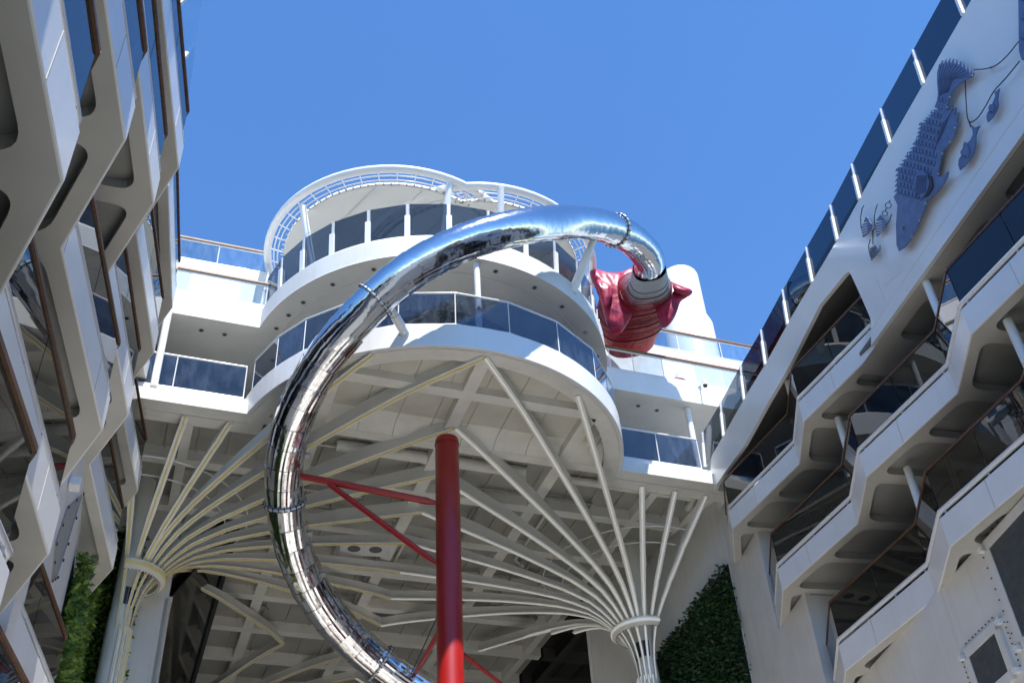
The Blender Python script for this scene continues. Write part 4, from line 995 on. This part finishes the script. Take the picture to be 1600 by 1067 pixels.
# ================================================================== LEFT SIDE OF THE SHIP
NL = -TD
GL = 'balcony decks on the left side'
JL = (-1.19, 1.47)
winL = 1.0 + 1.9
L_ROWS = [
    (5.6, [(-5.35, 11.6), (-3.55, 6.6), (-1.7, 1.6), (.15, -3.4)], 'left side balcony deck at the very edge of the picture, lowest of the left decks', True),
    (8.5, [(-7.15, 15.6), (-5.2, 10.4), (-3.16, 5.17), (-1.2, .2), (.7, -4.8)], 'left side balcony deck with widest white panels, second from the bottom', True),
    (11.4, [(-5.73, 12.1), (-3.84, 7.13), (-1.95, 2.2), (0, -2.8)], 'left side balcony deck ending above the hatch in the wall, third from the bottom', False),
    (14.3, [(-9.05, 21.1), (-6.98, 15.6), (-5.04, 10.6), (-3.1, 5.6), (-1.2, .6)], 'left side balcony deck ending in a pointed beige soffit above the green hedge', False),
    (17.2, [(-9.42, 22.5), (-7.48, 17.3), (-5.6, 12.4), (-3.7, 7.4), (-1.8, 2.4)], 'left side balcony deck below the topmost one, reaching the fan column', False),
    (20.1, [(-10.0, 24.46), (-8.04, 19.1)], 'short topmost left side balcony deck next to the drum', False)]
for zt, cvx, lab, far in L_ROWS:
    pts = []
    for i, c in enumerate(cvx):
        if i == 0: pts += [(c[0] + JL[0], c[1] + JL[1])]
        else: pts += [(c[0] + JL[0], c[1] + JL[1])]
        pts.append(c)
    if zt == 20.1: pts.append((-7.05, 15.3)); 
    balcony_row('balcony', pts, zt, NL, winL, lab, GL, rail='steelrail', tr=.038, leftside=True)
wl = empty('hull_wall', W(-1.2, 20, 0), 'grey white hull wall under the left balconies beside the green hedge', 'wall')
def lw(u, v0, v1, z0, z1, m='wall'): MB().slab([W(u, v0, z0), W(u, v1, z0), W(u, v1, z1), W(u, v0, z1)], TD, .12).build('wall_plate', m, wl)
lw(-1.5, 13.4, 23.6, 0, 13.58); lw(-1.5, 23.6, 28.6, 0, 16.48); lw(-1.5, 24.6, 28.6, 16.5, 19.4)
lw(-1.62, -6, 13.4, 0, 4.85)
MB().slab([W(-1.5, 28.6, 0), W(.62, 28.6, 0), W(.62, 28.6, 18.9), W(-1.5, 28.6, 18.9)], -AD, .1).build('wall_return', 'wall', wl)
lb = empty('inner_wall', W(.62, 35, 0), 'pale wall with slanted dark window behind the left fan column', 'wall')
MB().slab([W(.62, 28.6, 0), W(.62, 46, 0), W(.62, 46, 15.85), W(.62, 28.6, 15.85)], TD, .1).build('wall_plate', 'wall', lb)
MB().slab([W(.64, 28.7, 15.87), W(.64, 46, 15.87), W(2.2, 46, 18.55), W(2.2, 28.7, 18.55)], Vector((TD.x * .89, TD.y * .89, -.45)), .04).build('window', 'bigglass', lb)
MB().slab([W(.34, 28.7, 15.87), W(.34, 46, 15.87), W(1.9, 46, 18.9), W(1.9, 28.7, 18.9)], Vector((TD.x * .89, TD.y * .89, -.45)), .04).build('window_backing', 'dark', lb)
MB().bar(W(.66, 28.6, 15.86), W(.66, 46, 15.86), .12, .10).build('window_frame', 'wall', lb); MB().bar(W(2.24, 28.6, 18.66), W(2.24, 46, 18.66), .12, .34).build('window_frame', 'dark', lb)
for u in (.66, ): MB().bar(W(u, 28.64, 0), W(u, 28.64, 15.8), .05, .12).build('edge_trim', 'wall', lb)
# end wall far behind
ew = MB().slab([W(-6, 46.2, 0), W(20, 46.2, 0), W(20, 46.2, 19.0), W(-6, 46.2, 19.0)], -AD, .2).build('end_wall', 'wall'); tag(ew, 'pale end wall closing the covered promenade far behind the columns', 'wall', kind='thing')
# recessed hatch in the left wall
pt = W(-1.5, 15.6, 9.9)
def onlw(px, py): return onplane(px, py, W(-1.495, 15, 0), TD)
ha = empty('wall_hatch', onlw(100, 800), 'narrow hatch frame with small lamp set in the left wall under a balcony', 'hatch')
HP = [onlw(*q) for q in ((127, 775), (104, 795), (86, 850), (80, 905), (88, 900), (104, 850))]
b = MB()
for a, c in zip(HP, HP[1:] + HP[:1]): b.bar(a, c, .05, .03, up=TD)
b.build('frame', 'recess', ha)
MB().slab(HP, TD, .02).build('opening', 'recess', ha)
for a, c in zip(HP, HP[1:] + HP[:1]):
    for k in range(2): p = a.lerp(c, k / 2); MB().box(p + (p - pt) * .05 + TD * .02, AD * .02, TD * .015, ZD * .02).build('stud', 'lens', ha)
q = onlw(107, 755); MB().box(q + TD * .1, TD * .09, AD * .12, ZD * .08).build('lamp', 'white', ha, bevel=.02)
# top glass screen on the left
ls = empty('glass_screen', W(-.9, 11, 19.6), 'blue glass windscreen edge with white posts above the left balconies', 'windscreen')
vs_ = [4.5, 6.1, 7.7, 9.3, 10.9, 12.5, 14.1, 15.7, 17.3]
LP = lambda v, z: W(-1.35 + (z - 19.4) * .30, v, z)
for a, c in zip(vs_, vs_[1:]): MB().slab([LP(a + .05, 19.45), LP(c - .05, 19.45), LP(c - .05, 20.8), LP(a + .05, 20.8)], TD, .016).build('glass_panel', 'clearglass', ls)
for v in vs_: MB().bar(LP(v, 19.3), LP(v, 20.4), .10, .07, up=TD).build('post', 'white', ls)
MB().tube([LP(vs_[0], 20.1) - TD * .2, LP(vs_[-1], 20.1) - TD * .2], .03, 8).build('inner_rail', 'tubewhite', ls)
MB().slab([W(-1.38, 4, 19.3), W(-1.38, 17.6, 19.3), W(-6, 17.6, 19.3), W(-6, 4, 19.3)], ZD, .25).build('walkway', 'soffit', ls)
for k in range(9): MB().tube([LP(5 + k * .9, 20.0) - TD * .35, LP(5.3 + k * .9, 20.7) - TD * .3], .018, 6).build('deck_chair_frame', 'tubewhite', ls)

# ================================================================== GREEN WALLS
def hedge(name, P0, U, N, L, z0, z1, mat, dens, size, label, depth=.22, t=None):
    if t is None: t = empty(name, P0 + ZD * z0, label, 'green wall')
    top_ = z1 if callable(z1) else (lambda a: z1)
    st_ = sorted({0.0, L} | ({4.6} if callable(z1) else set())); z1 = max(top_(0), top_(L)); b = MB()
    for q0, q1 in zip(st_, st_[1:]):
        b.slab([P0 + U * q0 + ZD * z0, P0 + U * q1 + ZD * z0, P0 + U * q1 + ZD * top_(q1 - 1e-4), P0 + U * q0 + ZD * top_(q0 + 1e-4)], N, .06)
    b.build('backing', 'hedgeback', t)
    r = random.Random(21); vs = []; fs = []
    nl = int(dens * L * (z1 - z0))
    clumps = [(r.uniform(0, L), r.uniform(z0, z1), r.uniform(.2, .55), r.uniform(.3, 1.0)) for _ in range(int(L * (z1 - z0) * 1.6))]
    for _ in range(nl):
        cl = r.choice(clumps); a = cl[0] + r.gauss(0, cl[2]); z = cl[1] + r.gauss(0, cl[2])
        if r.random() < .5: a = r.uniform(0, L); z = r.uniform(z0, z1)
        if a < -.15 or a > L + .15 or z < z0 or z > top_(a) + .12: continue
        p = P0 + U * a + ZD * z + N * (r.uniform(0, 1) ** .6 * depth * cl[3])
        d = (N * r.uniform(.2, 1) + U * r.uniform(-1, 1) + ZD * r.uniform(-1.1, .5)).normalized(); s = size * r.uniform(.6, 1.4)
        x = d.orthogonal().normalized(); x = (Matrix.Rotation(r.uniform(0, 2 * pi), 3, d) @ x); o = len(vs)
        vs += [p, p + d * s * .5 + x * s * .24, p + d * s, p + d * s * .5 - x * s * .24]; fs.append((o, o + 1, o + 2, o + 3))
    MB().add(vs, fs).build('foliage', mat, t)
    return t
gw = hedge('green_wall', W(-1.49, 21.4, 0), AD, TD, 7.0, 6.0, lambda a: 13.0 if a < 4.6 else 17.4, 'leaf', 420, .16, 'lush bright green living wall beside the left fan column', .34)
hedge('green_wall', W(-1.5, 28.58, 0), TD, -AD, 1.25, 6.0, 17.7, 'leaf', 420, .16, '', .32, t=gw)
kd = (K2 - K1); kl = kd.length; kd.normalize(); kn = Vector((-kd.y, kd.x, 0))
if kn.dot(Vector((-1, -1, 0))) < 0: kn = -kn
ga = onplane(1137, 880, K1 + kn * .02, kn); gb = onplane(1185, 1067, K1 + kn * .02, kn)
gl_ = onplane(1030, 1030, K1 + kn * .02, kn); ha0 = max(.05, (ga - K1).dot(kd)); hsl = (gl_.z - ga.z) / max(.1, (gl_ - K1).dot(kd) - ha0)
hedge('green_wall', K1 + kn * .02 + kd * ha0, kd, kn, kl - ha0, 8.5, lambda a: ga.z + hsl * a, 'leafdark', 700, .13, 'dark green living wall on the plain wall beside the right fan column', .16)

# ================================================================== SMALL THINGS ON THE RIGHT WING
cm = onplane(1095, 610, W(14, WV - .02, 0), AD)
cd = empty('dome_camera', cm, 'small white dome camera on a bracket on the right wing fascia', 'camera')
MB().box(cm + ZD * .2 + AD * .0, TD * .06, AD * .03, ZD * .05).build('bracket', 'white', cd); MB().tube([cm + ZD * .2, cm + ZD * .2 - AD * .3, cm + ZD * .06 - AD * .3], .02, 8).build('arm', 'white', cd)
MB().lathe(cm - AD * .3, [(.0, .08), (.075, .07), (.085, .0), (.08, -.02)], 20).build('housing', 'white', cd); MB().lathe(cm - AD * .3, [(.075, -.02), (.06, -.075), (.0, -.095)], 20).build('dome', 'lens', cd)
rb = onplane(1060, 594, W(14, WV + .16, 0), AD)
fl_ = empty('life_float', rb, 'small red float with white cord lying at the foot of the right wing glass', 'float')
MB().tube([rb - TD * .26, rb - TD * .16, rb + TD * .16, rb + TD * .26], [.05, .10, .10, .05], 12).build('float_body', 'red', fl_)
MB().tube([rb + ZD * .07, rb + ZD * .2 - TD * .06, rb + ZD * .32 - TD * .02, rb + ZD * .22 + TD * .05], .018, 6).build('cord', 'white', fl_)
